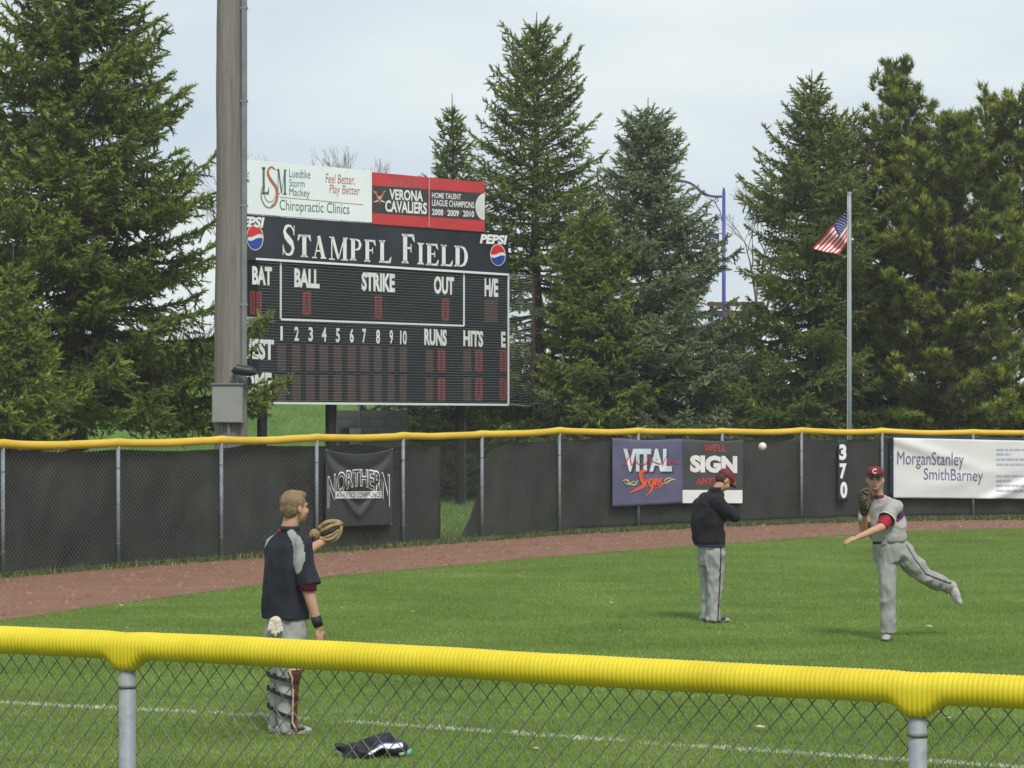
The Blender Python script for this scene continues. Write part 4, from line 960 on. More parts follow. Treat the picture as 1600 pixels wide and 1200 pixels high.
BLUE = leafmat('blue_needles', (0.080, 0.117, 0.060), (0.402, 0.442, 0.226), .6, .2, c2=(0.176, 0.230, 0.110))
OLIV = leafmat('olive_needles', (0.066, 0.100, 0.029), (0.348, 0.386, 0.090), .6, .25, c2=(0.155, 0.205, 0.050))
def at_px(px, Y): return (px-800)*Y/FPX
def zpx(py, Y): return HC-(py-HORZ)*Y/FPX
def rprof(Y, c, rows, z0, H):
    """rows: (py, half width px) -> (height fraction, metres)"""
    return sorted([((zpx(py, Y)-z0)/H, hw*Y/FPX) for py, hw in rows])
cnt = 0
# big spruce left of the light pole
Y = 49.0; H = zpx(-190, Y); 
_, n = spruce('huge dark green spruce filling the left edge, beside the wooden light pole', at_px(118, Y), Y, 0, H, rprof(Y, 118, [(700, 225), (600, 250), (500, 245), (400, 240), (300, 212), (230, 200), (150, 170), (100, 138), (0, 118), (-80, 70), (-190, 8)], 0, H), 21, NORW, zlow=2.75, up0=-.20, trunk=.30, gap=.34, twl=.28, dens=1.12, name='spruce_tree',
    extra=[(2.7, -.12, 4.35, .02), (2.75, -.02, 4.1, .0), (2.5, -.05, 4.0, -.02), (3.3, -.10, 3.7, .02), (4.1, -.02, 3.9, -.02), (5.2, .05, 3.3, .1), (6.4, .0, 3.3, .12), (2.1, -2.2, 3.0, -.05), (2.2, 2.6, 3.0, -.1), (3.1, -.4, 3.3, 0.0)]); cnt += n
Y = 53.5; H = zpx(70, Y)
_, n = spruce('spruce at the far left edge, half out of the picture behind the huge one', at_px(-62, Y), Y, 0, H, rprof(Y, 0, [(700, 130), (560, 150), (400, 130), (250, 100), (160, 75), (100, 35), (70, 6)], 0, H), 5, NORW, zlow=.6, dens=.72); cnt += n
Y = 44.5; H = zpx(420, Y)
_, n = spruce('low yellow-green young spruce at the left edge in front of the huge one', at_px(20, Y), Y, 0, H, rprof(Y, 0, [(700, 112), (620, 100), (560, 76), (500, 52), (440, 22), (420, 4)], 0, H), 8, NORW, zlow=.5, tipcol=.5, twl=.22, up0=-.1); cnt += n
# little spruce behind the red panel
Y = 66; z0 = .3; H = zpx(172, Y)-z0
_, n = spruce('slim small spruce whose top shows above the red sponsor panel', at_px(706, Y), Y, z0, H, rprof(Y, 0, [(640, 92), (400, 60), (300, 46), (250, 38), (210, 22), (185, 12), (172, 3)], z0, H), 31, NORW, dens=.95, leader=.45, zlow=1.2, up0=-.1); cnt += n
Y = 67; z0 = .3; H = zpx(262, Y)-z0
# tall one right of the board
Y = 63.5; z0 = 0; H = zpx(36, Y)
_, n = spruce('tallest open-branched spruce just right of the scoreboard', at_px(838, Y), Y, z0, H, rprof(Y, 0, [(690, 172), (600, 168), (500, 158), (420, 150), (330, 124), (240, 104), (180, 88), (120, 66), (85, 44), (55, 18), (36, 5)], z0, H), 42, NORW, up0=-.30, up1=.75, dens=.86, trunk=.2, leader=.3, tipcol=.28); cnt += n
Y = 60.5; z0 = 0; H = zpx(316, Y)
_, n = spruce('shorter yellow-green spruce between the tallest spruce and the blue one', at_px(925, Y), Y, z0, H, rprof(Y, 0, [(700, 108), (620, 104), (540, 92), (470, 80), (410, 64), (360, 40), (330, 16), (316, 5)], z0, H), 13, NORW, up0=-.25, tipcol=.42, dens=1.0, leader=.12, zlow=.5); cnt += n
# blue spruce
Y = 62.0; z0 = 0; H = zpx(178, Y)
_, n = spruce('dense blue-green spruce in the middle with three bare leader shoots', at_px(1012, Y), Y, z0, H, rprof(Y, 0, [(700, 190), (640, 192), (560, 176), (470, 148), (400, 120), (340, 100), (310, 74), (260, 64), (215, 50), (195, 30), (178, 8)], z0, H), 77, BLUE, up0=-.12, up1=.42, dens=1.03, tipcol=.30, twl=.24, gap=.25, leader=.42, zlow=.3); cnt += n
# right spruce behind the flagpole
Y = 60.5; z0 = 0; H = zpx(126, Y)
_, n = spruce('tall spruce behind the flagpole', at_px(1268, Y), Y, z0, H, rprof(Y, 0, [(700, 142), (600, 142), (540, 132), (480, 128), (430, 124), (330, 122), (280, 84), (230, 78), (180, 42), (150, 26), (126, 5)], z0, H), 91, OLIV, up0=-.22, up1=.6, dens=1.0, leader=.3, trunk=.2); cnt += n
Y = 63.0; z0 = 0; H = zpx(185, Y)
_, n = spruce('narrower spruce close behind the tall one by the flagpole', at_px(1322, Y), Y, z0, H, rprof(Y, 0, [(700, 118), (560, 108), (420, 90), (330, 66), (260, 46), (215, 26), (185, 6)], z0, H), 63, OLIV, up0=-.2, dens=.95, leader=.2); cnt += n

Y = 70.0; z0 = .6; H = zpx(506, Y)-z0
_, n = spruce('broad low dark spruce filling the gap between the blue spruce and the flagpole spruce', at_px(1152, Y), Y, z0, H, rprof(Y, 0, [(700, 100), (600, 92), (560, 70), (535, 44), (518, 20), (506, 5)], z0, H), 55, OLIV, up0=-.1, dens=.9, leader=.05); cnt += n
# pines with rounded long-needled tufts
def tmpl_tuft(seed, k=30):
    r = np.random.RandomState(seed); tri = []
    for i in range(k):
        a = r.uniform(0, 2*math.pi); el = r.uniform(.0, 1.30); x, q = math.cos(el), math.sin(el); c, s = math.cos(a), math.sin(a)
        l = r.uniform(.75, 1.1); w_ = .075; x0 = r.uniform(-.15, .35); tri.append([(x0, -s*w_, c*w_), (x0, s*w_, -c*w_), (x0+x*l*.8, c*q*l, s*q*l)])
    return np.array(tri)
TF = [tmpl_tuft(s) for s in range(3)]
def pine(label, X, Y, z0, H, prof, seed, leaf, zlow, dead, trunk=.2, asym=None, tuft=.27):
    r = np.random.RandomState(seed); t = thing('pine_tree', (X, Y, z0), label, 'tree')
    pf = lambda h: float(np.interp(h, [p[0] for p in prof], [p[1] for p in prof]))
    m = MB(); m.tube([(X+.12*math.sin(z*.6+seed), Y+.06*math.cos(z*.7), z0+z) for z in np.linspace(-.1, H*.97, 18)], [max(.03, trunk*(1-z/H*.9)) for z in np.linspace(0, H, 18)], 9)
    pos, dr, sc, ti = [], [], [], []; dp, dd, ds = [], [], []
    z = zlow; bi = 0
    while z < H-.05:
        f = z/H; L0 = pf(f)
        for q in range(5):
            az = bi*2.4+r.uniform(-.4, .4); bi += 1; L = L0*r.uniform(.72, 1.1)
            if asym: L *= asym(az, f)
            if L < .15: L = .15
            el = .05+.75*f**1.5+r.uniform(-.15, .2); base = np.array([X+.12*math.sin(z*.6+seed), Y, z0+z+r.uniform(-.25, .25)]); h = np.array([math.cos(az), math.sin(az), 0]); lat = np.array([-h[1], h[0], 0])
            bend = r.uniform(-.2, .2)
            def bp(s): return base+h*L*s*math.cos(el)+np.array([0, 0, L*(math.sin(el)*s+.16*s*s)])+lat*bend*L*s*s
            m.tube([tuple(bp(s)) for s in np.linspace(0, .95, 5)], list(np.linspace(max(.014, .022*L), .010, 5)), 4, cap=False)
            ns = max(2, int(L/.26))
            for k in range(ns):
                s = .22+.78*(k+1)/ns; p = bp(min(1, s))
                nsub = 3 if L > 1 else 2
                for sd in range(nsub):
                    sub = (r.uniform(.15, .55)*min(1, L*.6))*(1.05-s*.45); dirv = h*.5+lat*r.uniform(-1, 1)+np.array([0, 0, r.uniform(-.05, .7)]); dirv /= np.linalg.norm(dirv)
                    e = p+dirv*sub
                    if sub > .2: m.tube([tuple(p), tuple(e)], [.009, .006], 3, cap=False)
                    if s < .5 and r.rand() < dead*(1.2-f): dp.append(e); dd.append(dirv+r.normal(0, .3, 3)); ds.append(tuft*.8); continue
                    pos.append(e); dr.append(dirv*.5+np.array([0, 0, .9])+r.normal(0, .25, 3)); sc.append(tuft*r.uniform(.75, 1.2)); ti.append(np.clip(r.normal(.38, .18)+.14*(s > .8), 0, 1))
                    if r.rand() < .6: pos.append(p+dirv*sub*.5+r.normal(0, .05, 3)); dr.append(dirv+r.normal(0, .4, 3)); sc.append(tuft*r.uniform(.6, .95)); ti.append(np.clip(r.normal(.3, .15), 0, 1))
        z += .36*(1-.3*f)*r.uniform(.8, 1.2)
    for k in range(6): pos.append(np.array([X+r.uniform(-.08, .08), Y, z0+H-.14*k])); dr.append([r.normal(0, .3), r.normal(0, .3), 1]); sc.append(tuft*.9); ti.append(.5)
    m.build('trunk', bark, t, smooth=True)
    pos, dr, sc, ti = np.array(pos), np.array(dr), np.array(sc), np.array(ti); VV, AA = [], []
    for k in range(3): V, A = instance_tris(TF[k], pos[k::3], dr[k::3], sc[k::3], ti[k::3]); VV.append(V); AA.append(A)
    V = np.concatenate(VV); A = np.concatenate(AA); mesh_obj('crown', np_mesh('crown', V, np.arange(len(V)).reshape(-1, 3), attr=A), leaf, t)
    if dp:
        V2, A2 = instance_tris(TF[0], np.array(dp), np.array(dd), np.array(ds), r.rand(len(dp))); mesh_obj('dead_needles', np_mesh('dead', V2, np.arange(len(V2)).reshape(-1, 3), attr=A2), leafmat('dead_needles', (.035, .024, .014), (.12, .075, .04), .8, .1), t)
    return t, len(V)//3
PINE = leafmat('pine_needles', (0.062, 0.098, 0.019), (0.435, 0.438, 0.066), .55, .25, c2=(0.178, 0.221, 0.036))
Y = 62.5; H = zpx(122, Y)
_, n = pine('broad pine with three knobbly tufts at its top, right of the flag', at_px(1402, Y), Y, 0, H, rprof(Y, 0, [(700, 120), (560, 128), (450, 132), (380, 118), (300, 92), (240, 76), (190, 46), (150, 42), (122, 14)], 0, H), 3, PINE, 1.0, .5, .2); cnt += n
Y = 60.0; H = zpx(196, Y)
_, n = pine('wide yellow-green pine in the middle of the right-hand clump', at_px(1490, Y), Y, 0, H, rprof(Y, 0, [(700, 105), (560, 120), (450, 122), (380, 108), (300, 84), (240, 52), (196, 20)], 0, H), 9, PINE, 1.2, .55, .2); cnt += n
Y = 64.0; H = zpx(178, Y)
_, n = pine('dark pine at the right edge of the picture', at_px(1572, Y), Y, 0, H, rprof(Y, 0, [(700, 120), (560, 130), (450, 130), (360, 110), (280, 92), (220, 70), (178, 34)], 0, H), 15, PINE, 1.0, .45, .22); cnt += n

# bare deciduous trees
twig = mat('bare_twig', (.20, .165, .145), .9); twig2 = mat('bare_twig_dark', (.10, .08, .065), .9)
def bare(label, X, Y, z0, H, seed, m_, spread=.42, depth=7, group=None, cat='tree', name='bare_tree', r0=.16):
    r = random.Random(seed); t = thing(name, (X, Y, z0), label, cat, group); tr = MB(); cw_ = MB()
    def grow(p, d, L, rad, k):
        q = p+d*L; mb_ = tr if k >= depth-1 else cw_; mid = (p+q)/2+Vector((r.uniform(-1, 1), r.uniform(-1, 1), r.uniform(-1, 1)))*L*.06
        mb_.tube([p, mid, q], [rad, rad*.88, rad*.75], 5 if k > 3 else 3, cap=False)
        if k == 0: return
        n_ = 2 if k > depth-2 else r.choice([2, 3, 3])
        for i in range(n_):
            ax = Vector((r.gauss(0, 1), r.gauss(0, 1), r.gauss(0, .6))).normalized(); nd = (d+ax*spread*r.uniform(.7, 1.6)+Vector((0, 0, .10))).normalized()
            grow(q, nd, L*r.uniform(.66, .86), max(.010, rad*.66), k-1)
    grow(Vector((X, Y, z0)), Vector((0, 0, 1)), H*.26, r0, depth)
    tr.build('trunk', bark, t); cw_.build('crown', m_, t)
Y = 130
for px, py, sd, lb_ in ((345, 262, 4, 'bare grey tree behind the light pole, its twigs showing beside the trunk'), (432, 216, 6, 'bare leafless tree whose twigs rise above the left end of the white panel'), (535, 238, 2, 'bare leafless tree, lower one above the right end of the white panel'), (1185, 290, 8, 'bare leafless tree between the blue lamp and the right-hand spruce')):
    bare(lb_, at_px(px, Y), Y, 3, zpx(py, Y)-3, sd, twig)
# brush and dim thicket behind the trees (reads as one mass)
r = random.Random(4); mb = MB()
for i in range(2600):
    x = r.uniform(-26, 24); y = r.uniform(82, 92) if x < 2 else r.uniform(67, 80); z = hgt(x, y); h = r.uniform(1.0, 2.6) if x < 2 else r.uniform(1.0, 3.4)
    d = Vector((r.gauss(0, .35), r.gauss(0, .35), 1)); mb.tube([(x, y, z-.1), (x+d.x*h*.5, y+d.y*h*.5, z+h*.5), (x+d.x*h+r.gauss(0, .2), y+d.y*h, z+h)], [.028, .02, .010], 3, cap=False)
o = mb.build('thicket', mat('thicket_twigs', (.075, .055, .045), .95, col2=(.20, .15, .13), scale=.5), None, kind='stuff'); tag(o, 'brown leafless thicket behind the evergreens', 'thicket')
# low evergreen growth closing the view under the trees at the right
rr_ = np.random.RandomState(12); n = 8500; x = rr_.uniform(-4, 17, n); y = rr_.uniform(63.5, 74, n); gz = np.array([hgt(a, b) for a, b in zip(x, y)])
hmax = 1.7+.8*np.sin(x*1.1)+.5*np.sin(x*2.9+1); z = gz+rr_.rand(n)**.8*np.clip(hmax, .5, 3)
V, A = instance_tris(TW[0], np.stack([x, y, z], 1), rr_.normal(0, 1, (n, 3))+np.array([0, 0, .3]), rr_.uniform(.25, .5, n), np.clip(rr_.normal(.3, .2, n), 0, 1))
o = mesh_obj('undergrowth', np_mesh('undergrowth', V, np.arange(len(V)).reshape(-1, 3), attr=A), leafmat('undergrowth_leaf', (.030, .032, .020), (.13, .11, .06), .8, .15, c2=(.055, .062, .030)), kind='stuff'); tag(o, 'dark tangled undergrowth beneath the spruces and pines', 'undergrowth')
# road edge, parked vehicles and a blue booth glimpsed on the bank behind the big spruce
YR = 84
k0 = P(-60, 605, YR); kz = hgt(-10, YR)
m = MB(); m.box(((at_px(-60, YR)+at_px(520, YR))/2, YR, kz+.04), (at_px(520, YR)-at_px(-60, YR), .2, .22)); o = m.build('kerb', mat('kerb_pale', (.50, .49, .42), .9, .1, 2), None); o['kind'] = 'structure'
def car(label, px, Y, col, L=4.5, head=0):
    X = at_px(px, Y); z0 = hgt(X, Y); t = thing('parked_car', (X, Y, z0), label, 'car'); Wd = 1.75
    pr = [(-.50, .30), (-.50, .62), (-.47, .78), (-.28, .88), (-.16, 1.36), (.18, 1.40), (.33, .95), (.47, .84), (.50, .60), (.50, .30)]
    mb = MB(); k = len(pr); vs = []
    for sy in (-1, 1):
        for a, z in pr: vs.append((X+a*L, Y+sy*Wd/2*(1 if z < 1 else .84), z0+z))
    mb.add(vs, [tuple(range(k))[::-1], tuple(range(k, 2*k))]+[(i, (i+1) % k, k+(i+1) % k, k+i) for i in range(k)]); mb.build('body', mat('car_paint', col, .3, spec=.6), t, bevel=.04)
    mb = MB()
    for sy in (-1, 1):
        mb.add([(X-.25*L, Y+sy*(Wd/2*.86+.03), z0+.92), (X-.145*L, Y+sy*(Wd/2*.84+.012), z0+1.30), (X+.17*L, Y+sy*(Wd/2*.84+.012), z0+1.33), (X+.29*L, Y+sy*(Wd/2*.86+.03), z0+.96)], [(0, 1, 2, 3)])
    mb.each('window', MT['black'], t)
    for a in (-.31, .32):
        for sy in (-1, 1):
            mb = MB(); mb.tube([(X+a*L, Y+sy*Wd/2-.1, z0+.32), (X+a*L, Y+sy*Wd/2+.02*sy+.05, z0+.32)], .32, 14); w_ = mb.build('wheel', MT['black'], t)
            mb = MB(); mb.tube([(X+a*L, Y+sy*(Wd/2+.05), z0+.32), (X+a*L, Y+sy*(Wd/2+.075), z0+.32)], .2, 10); mb.build('rim', MT['galv_far'], w_)
car('red car glimpsed through the branches just left of the wooden light pole', 318, 101, (.45, .03, .03))
car('white car glimpsed behind the lower branches of the huge spruce', 262, 104, (.6, .6, .6))
car('dark red car half seen between the blue spruce and the scoreboard spruces', 968, 96, (.30, .025, .02))
car('pale car seen low between the blue spruce and the flagpole', 1190, 92, (.42, .40, .46))
X = at_px(146, 92); z0 = hgt(X, 92); t = thing('blue_booth', (X, 92, z0), 'bright blue portable booth seen through the huge spruce', 'booth')
m = MB(); m.box((X, 92, z0+1.05), (1.1, 1.1, 2.1)); m.build('cabin', mat('booth_blue', (.03, .06, .40), .5, .1, 2), t, bevel=.03)
m = MB(); m.box((X, 92, z0+2.16), (1.2, 1.2, .12)); m.build('roof', mat('booth_roof', (.4, .42, .45), .5), t, bevel=.03)
m = MB(); m.box((X+.0, 91.44, z0+1.0), (.72, .03, 1.8)); m.build('door', mat('booth_door', (.04, .08, .46), .5), t)
print('TREE TRIS', cnt)

# ------------------------------------------------------------------ added pale haze
m = bpy.data.materials.new('veil_volume'); m.use_nodes = True; t = m.node_tree; t.nodes.remove(t.nodes['Principled BSDF'])
pv = t.nodes.new('ShaderNodeVolumePrincipled'); pv.inputs['Density'].default_value = .00065; pv.inputs['Color'].default_value = (.95, .95, .94, 1); pv.inputs['Anisotropy'].default_value = .2  # scattering volume added to lift the blacks and wash out contrast
t.links.new(pv.outputs[0], t.nodes['Material Output'].inputs['Volume'])
mb = MB(); mb.box((0, 115, 7.6), (330, 310, 17.2)); o = mb.build('veil', m, None); o['kind'] = 'stuff'; tag(o, 'added thin pale haze over the whole ballpark', 'veil')
# ------------------------------------------------------------------ people
skin = mat('skin', (.46, .25, .17), .55, .08, 12, spec=.35)
hairm = mat('hair_blond', (.15, .10, .055), .75, col2=(.32, .225, .125), scale=22, bump=.8, bscale=130, st=(1, 1, .35))
hairb = mat('hair_brown', (.045, .028, .017), .7, .3, 40)
greyp = mat('grey_knit', (.29, .30, .285), .85, .07, 10, bump=.15, bscale=120)
greyp2 = mat('grey_knit_seat', (.29, .30, .285), .85, .07, 10)
maroon = mat('maroon_cloth', (.16, .012, .028), .75, .15, 15); maroon2 = mat('maroon_sleeve', (.30, .012, .028), .75, .1, 15)
navyc = mat('navy_jersey', (.012, .013, .022), .75, .2, 9); blackc = mat('black_fleece', (.009, .010, .013), .9, .25, 7)
blk = mat('black_trim', (.012, .012, .014), .6); shoe = mat('shoe_white', (.33, .33, .33), .6, .35, 30); shoed = mat('shoe_dark', (.045, .05, .06), .5)
pipem = mat('piping_dark', (.045, .012, .018), .8); tan = mat('glove_tan', (.20, .135, .06), .6, col2=(.40, .29, .15), scale=22, bump=.5, bscale=60); gblk = mat('glove_black', (.018, .015, .012), .5, .2, 20)
def nrm(v): return Vector(v).normalized()
UP = Vector((0, 0, 1))
def yx(d):   # (lateral, forward) of a heading
    d = Vector((d[0], d[1], 0)).normalized(); return Vector((d.y, -d.x, 0)), d     # right-hand side of the figure, forward
def hand(mb, wrist, d, palm, size=.185, curl=.5, thumb=1):
    """palm and five tapered, bent fingers; d = pointing direction, palm = palm normal"""
    d = nrm(d); pn = nrm(Vector(palm)-d*d.dot(Vector(palm))); sd = d.cross(pn)*thumb
    M = Matrix((d, sd, pn)).transposed(); pc = wrist+d*size*.27; mb.ell(pc, (size*.30, size*.235, size*.085), M, 12)
    for i, (off, ln) in enumerate(((.17, .40), (.06, .45), (-.055, .42), (-.16, .33))):
        p = wrist+d*size*.50+sd*size*off; a = curl*.6; L = ln*size*.95; r0 = .0105*size/.185
        prev = wrist+d*size*.30+sd*size*off*.8
        for q, fr in enumerate((.45, .32, .25)):
            dd = d*math.cos(a)+pn*math.sin(a)+sd*off*.25; dd.normalize(); nx_ = p+dd*L*fr; mb.cap(p if q else prev, nx_, r0*(1-.12*q), r0*(.9-.12*q), 8); p = nx_; a += curl*.75
    p = wrist+d*size*.16+sd*size*.16; dd = nrm(d*.6+sd*.75+pn*.25); q = p+dd*size*.24; mb.cap(p, q, .0125*size/.185, .011*size/.185, 8); mb.cap(q, q+nrm(d*.9+sd*.25+pn*.3)*size*.19, .011*size/.185, .009*size/.185, 8)
def head(mb, c, f, h=.235, tilt=0.0):
    """skull, jaw, nose, ears, brow; f = facing, tilt = look down (radians). returns frame"""
    r, d = yx(f); fw = d*math.cos(tilt)-UP*math.sin(tilt); up = UP*math.cos(tilt)+d*math.sin(tilt); M = Matrix((r, fw, up)).transposed(); s = h/.235
    L = lambda x, y, z: c+M@Vector((x*s, y*s, z*s))
    mb.ell(L(0, -.012, .028), (.075*s, .095*s, .088*s), M, 18); mb.ell(L(0, .026, -.035), (.065*s, .070*s, .078*s), M, 16); mb.ell(L(0, .058, -.085), (.030*s, .026*s, .026*s), M, 10)
    mb.ell(L(0, .098, -.022), (.013*s, .020*s, .022*s), M, 10); mb.ell(L(0, .092, .002), (.010*s, .013*s, .024*s), M, 8)
    mb.ell(L(0, .084, -.056), (.024*s, .012*s, .011*s), M, 8); mb.ell(L(0, .082, .022), (.050*s, .014*s, .011*s), M, 8)
    for sx in (-1, 1): mb.ell(L(sx*.077, -.005, -.012), (.012*s, .019*s, .031*s), M, 8); mb.ell(L(sx*.042, .064, -.03), (.022*s, .022*s, .026*s), M, 8)
    return M, L, s
def eyes(M, L, s, parent):
    for sx in (-1, 1):
        mb = MB(); mb.ell(L(sx*.031, .0845, .0045), (.014*s, .008*s, .0065*s), M, 8); mb.build('eye', mat('eye_dark', (.03, .022, .018), .3), parent, smooth=True)
    mb = MB()
    for sx in (-1, 1): mb.ell(L(sx*.033, .090, .022), (.020*s, .006*s, .005*s), M, 8)
    mb.build('eyebrow', hairb, parent); mb = MB(); mb.ell(L(0, .094, -.056), (.022*s, .005*s, .0045*s), M, 8); mb.build('mouth', mat('lips', (.22, .07, .06), .5), parent)
def capm(M, L, s, person, label, logo=False, blend=1.0, crown=maroon):
    t = None; mb = MB(); n = 26; k = 9; vs = []
    for i in range(k):
        th = math.pi/2*i/(k-1)
        for j in range(n):
            q = 2*math.pi*j/n; rr_ = math.cos(th)**.62 if i < k-1 else .02; fr = .012*max(0, math.sin(q))*math.cos(th)
            vs.append(L(.084*rr_*math.cos(q), -.008+.104*rr_*math.sin(q)+fr, .040+.087*math.sin(th)+.008*max(0, math.sin(q))*math.cos(th)))
    fs = [(i*n+j, i*n+(j+1) % n, (i+1)*n+(j+1) % n, (i+1)*n+j) for i in range(k-1) for j in range(n)]; fs.append(tuple((k-1)*n+j for j in range(n))); mb.add(vs, fs)
    o = mb.build('cap', crown, None, smooth=True, base=L(0, 0, .04)); tag(o, label, 'cap'); so = o.modifiers.new('t', 'SOLIDIFY'); so.thickness = .005
    mb = MB(); vs = []; nb = 14
    for i in range(nb+1):
        a = -1.15+2.3*i/nb; x0, y0 = .084*math.sin(a), -.004+.106*math.cos(a); x1, y1 = .082*math.sin(a*.95), .045+.122*math.cos(a*.95); zc = -.016*(a/1.15)**2
        for x, y, z in ((x0, y0, .046+zc*.6), (x1, y1, .040+zc*1.3), (x1, y1, .035+zc*1.3), (x0, y0, .040+zc*.6)): vs.append(L(x, y, z))
    mb.add(vs, [(4*i+a, 4*(i+1)+a, 4*(i+1)+(a+1) % 4, 4*i+(a+1) % 4) for i in range(nb) for a in range(4)]); mb.build('brim', blk if logo else maroon, o, smooth=True)
    mb = MB(); mb.ell(L(0, -.006, .129), (.008, .008, .005), M, 8); mb.build('button', crown, o)
    if logo:
        mb = MB(); cr_ = mat('cap_cream', (.62, .58, .46), .7)
        for i in range(15):   # the round C-shaped emblem
            a = R_(40)+R_(280)*i/14; b2 = R_(40)+R_(280)*(i+1)/14
            if i == 14: break
            pt = lambda q, rr_: L(-.024*rr_*math.cos(q), .114-.004*(rr_), .080+.026*rr_*math.sin(q))
            mb.add([pt(a, 1), pt(b2, 1), pt(b2, .5), pt(a, .5)], [(0, 1, 2, 3)])
        mb.build('emblem', cr_, o)
    return o
def cloth_piece(mb, name, mats, parent, voxel=.012, sm=5, wr=(.006, 9, (1, 1, .5)), pick=None, seed=0):
    me = solid(mb, voxel, sm, name)
    if wr: wrinkle(me, wr[0], wr[1], wr[2], seed)
    if pick:
        mi = [pick(p.center) for p in me.polygons]; me.polygons.foreach_set('material_index', mi)
    return mesh_obj(name, me, mats, parent)
def near(p, pts, rads):
    for i in range(len(pts)-1):
        a, b_ = pts[i], pts[i+1]; ab = b_-a; t = max(0, min(1, (p-a).dot(ab)/ab.length_squared)); 
        if (p-(a+ab*t)).length < rads[i]+(rads[i+1]-rads[i])*t: return True
    return False
def shoe_m(mb, heel, toe, sole=.0, w_=.048, hgt_=.06):
    d = nrm(toe-heel); s = UP.cross(d); L_ = (toe-heel).length; M = Matrix((d, s, d.cross(s))).transposed()
    mb.ell(heel+d*.05+UP*.038, (.065, w_*.85, .045), M, 12); mb.ell(heel+d*(L_*.55)+UP*.034, (L_*.38, w_, .036), M, 14); mb.ell(toe-d*.06+UP*.028, (.065, w_*.98, .028), M, 12)

# ---- catcher -------------------------------------------------------
YC = gY(1146); SC = FPX/YC
def C(px, py, dy=0.0): return Vector(((px-800)/SC, YC+dy, (1146-py)/SC))
per = thing('person', C(450, 1146), 'bareheaded short-haired person in navy jersey and shin guards, seen from behind, one arm out', 'person')
F_ = Vector((.62, .78, 0)); Rr, Ff = yx(F_)
def TC(px, py, lat, fwd, dy=0): return C(px, py, dy)+Rr*lat+Ff*fwd
body = MB()
M_, L_, s_ = head(body, C(461, 793, .0), (.80, .60), .245, .0)
body.cap(C(455, 812, 0), C(450, 838, 0), .062, .066)
body.loft([(C(449, 838, 0), .15, .07, Rr, Ff), (C(447, 870, 0), .165, .10, Rr, Ff), (C(446, 930, 0), .15, .10, Rr, Ff), (C(449, 985, 0), .155, .105, Rr, Ff), (C(449, 1005, 0), .12, .09, Rr, Ff)])
Rsh, Lsh = C(476, 850, -.13), C(424, 850, .13)
Rel, Rwr = C(485, 922, -.17), C(501, 978, -.16)
body.cap(Rsh, Rel, .055, .045); body.cap(Rel+Vector((0, 0, .0)), Rwr, .046, .029)
hand(body, Rwr, (.12, .0, -1), (-.6, .5, 0), .19, .45, 1)
Lel, Lwr = C(462, 872, .42), C(497, 852, .60)
body.cap(Lsh, Lel, .055, .045); body.cap(Lel, Lwr, .045, .030); hand(body, Lwr, (.9, .35, .2), (0, .5, 1), .18, .4, 1)
hipL, hipR = C(441, 1000, .07), C(457, 1000, -.07)
legs = [(hipL, C(436, 1062, .08), C(432, 1128, .07)), (hipR, C(448, 1062, -.05), C(446, 1133, -.05))]
for h_, k_, a_ in legs: body.cap(h_, k_, .080, .052); body.cap(k_, a_, .052, .036); body.ell(a_+Vector((.05, .02, -.01)), (.07, .04, .03))
bo = mesh_obj('body', solid(body, .0078, 3), skin, per)
eyes(M_, L_, s_, per)
# hair
hm = MB(); hm.ell(L_(0, -.022, .040), (.088, .100, .094), M_, 20); hm.ell(L_(0, -.048, -.008), (.080, .070, .070), M_, 18); hm.ell(L_(0, .030, .088), (.064, .058, .036), M_, 14); hm.ell(L_(0, -.062, -.045), (.062, .040, .030), M_, 12)
me = solid(hm, .006, 3, 'hair')
wrinkle(me, .0045, 34, (1, 1, .35), 3); mesh_obj('hair', me, hairm, per)
# jersey
j = MB()
j.loft([(C(452, 826, 0), .075, .065, Rr, Ff), (C(450, 838, 0), .175, .085, Rr, Ff), (C(448, 853, 0), .205, .115, Rr, Ff), (C(446, 885, 0), .197, .128, Rr, Ff), (C(444, 925, 0), .190, .128, Rr, Ff), (C(446, 966, 0), .203, .140, Rr, Ff)], 28)
j.ell(Rsh, (.085, .085, .08)); j.ell(Lsh, (.085, .085, .08))
Rhem = Rsh.lerp(Rel, .86); j.frus(Rsh+Vector((0, 0, -.01)), Rhem+Vector((.012, 0, 0)), .080, .094)
Lhem = Lsh.lerp(Lel, .75); j.frus(Lsh, Lhem, .085, .085)
s1 = [C(452, 822, -.07), C(459, 834, -.15), C(466, 850, -.20), C(469, 868, -.21), C(467, 884, -.21), C(463, 896, -.21)]
s2 = [C(443, 826, .0), C(428, 830, .03), C(417, 842, .04), C(412, 856, .05)]
cloth_piece(j, 'jersey', [navyc, greyp], per, .0085, 5, (.024, 5.5, (1, 1, .5)), lambda c: 1 if (near(c, s1, [.030, .046, .060, .062, .045, .012]) or near(c, s2, [.012, .018, .02, .01])) else 0, 2)
u = MB(); ua = Rsh.lerp(Rel, .70); ub = Rsh.lerp(Rel, .98)+Vector((0, 0, .0)); u.loft([(ua, .075, .075, (1, 0, 0), (0, 1, 0)), (ub, .062, .062, (1, 0, 0), (0, 1, 0))], 20); u.build('undershirt_cuff', mat('undershirt_maroon', (.12, .012, .03), .8), per, smooth=True)
w1 = Rwr+(Rel-Rwr)*.04; w2 = Rwr+(Rel-Rwr)*.32; u = MB(); u.tube([w1, w2], [.037, .041], 18); u.build('wristband', blk, per, smooth=True)
lg = mat('logo_maroon', (.14, .02, .05), .7); u = MB(); u.ell(C(437.5, 829.5, -.040), (.024, .009, .018)); u.build('collar_emblem', lg, per)
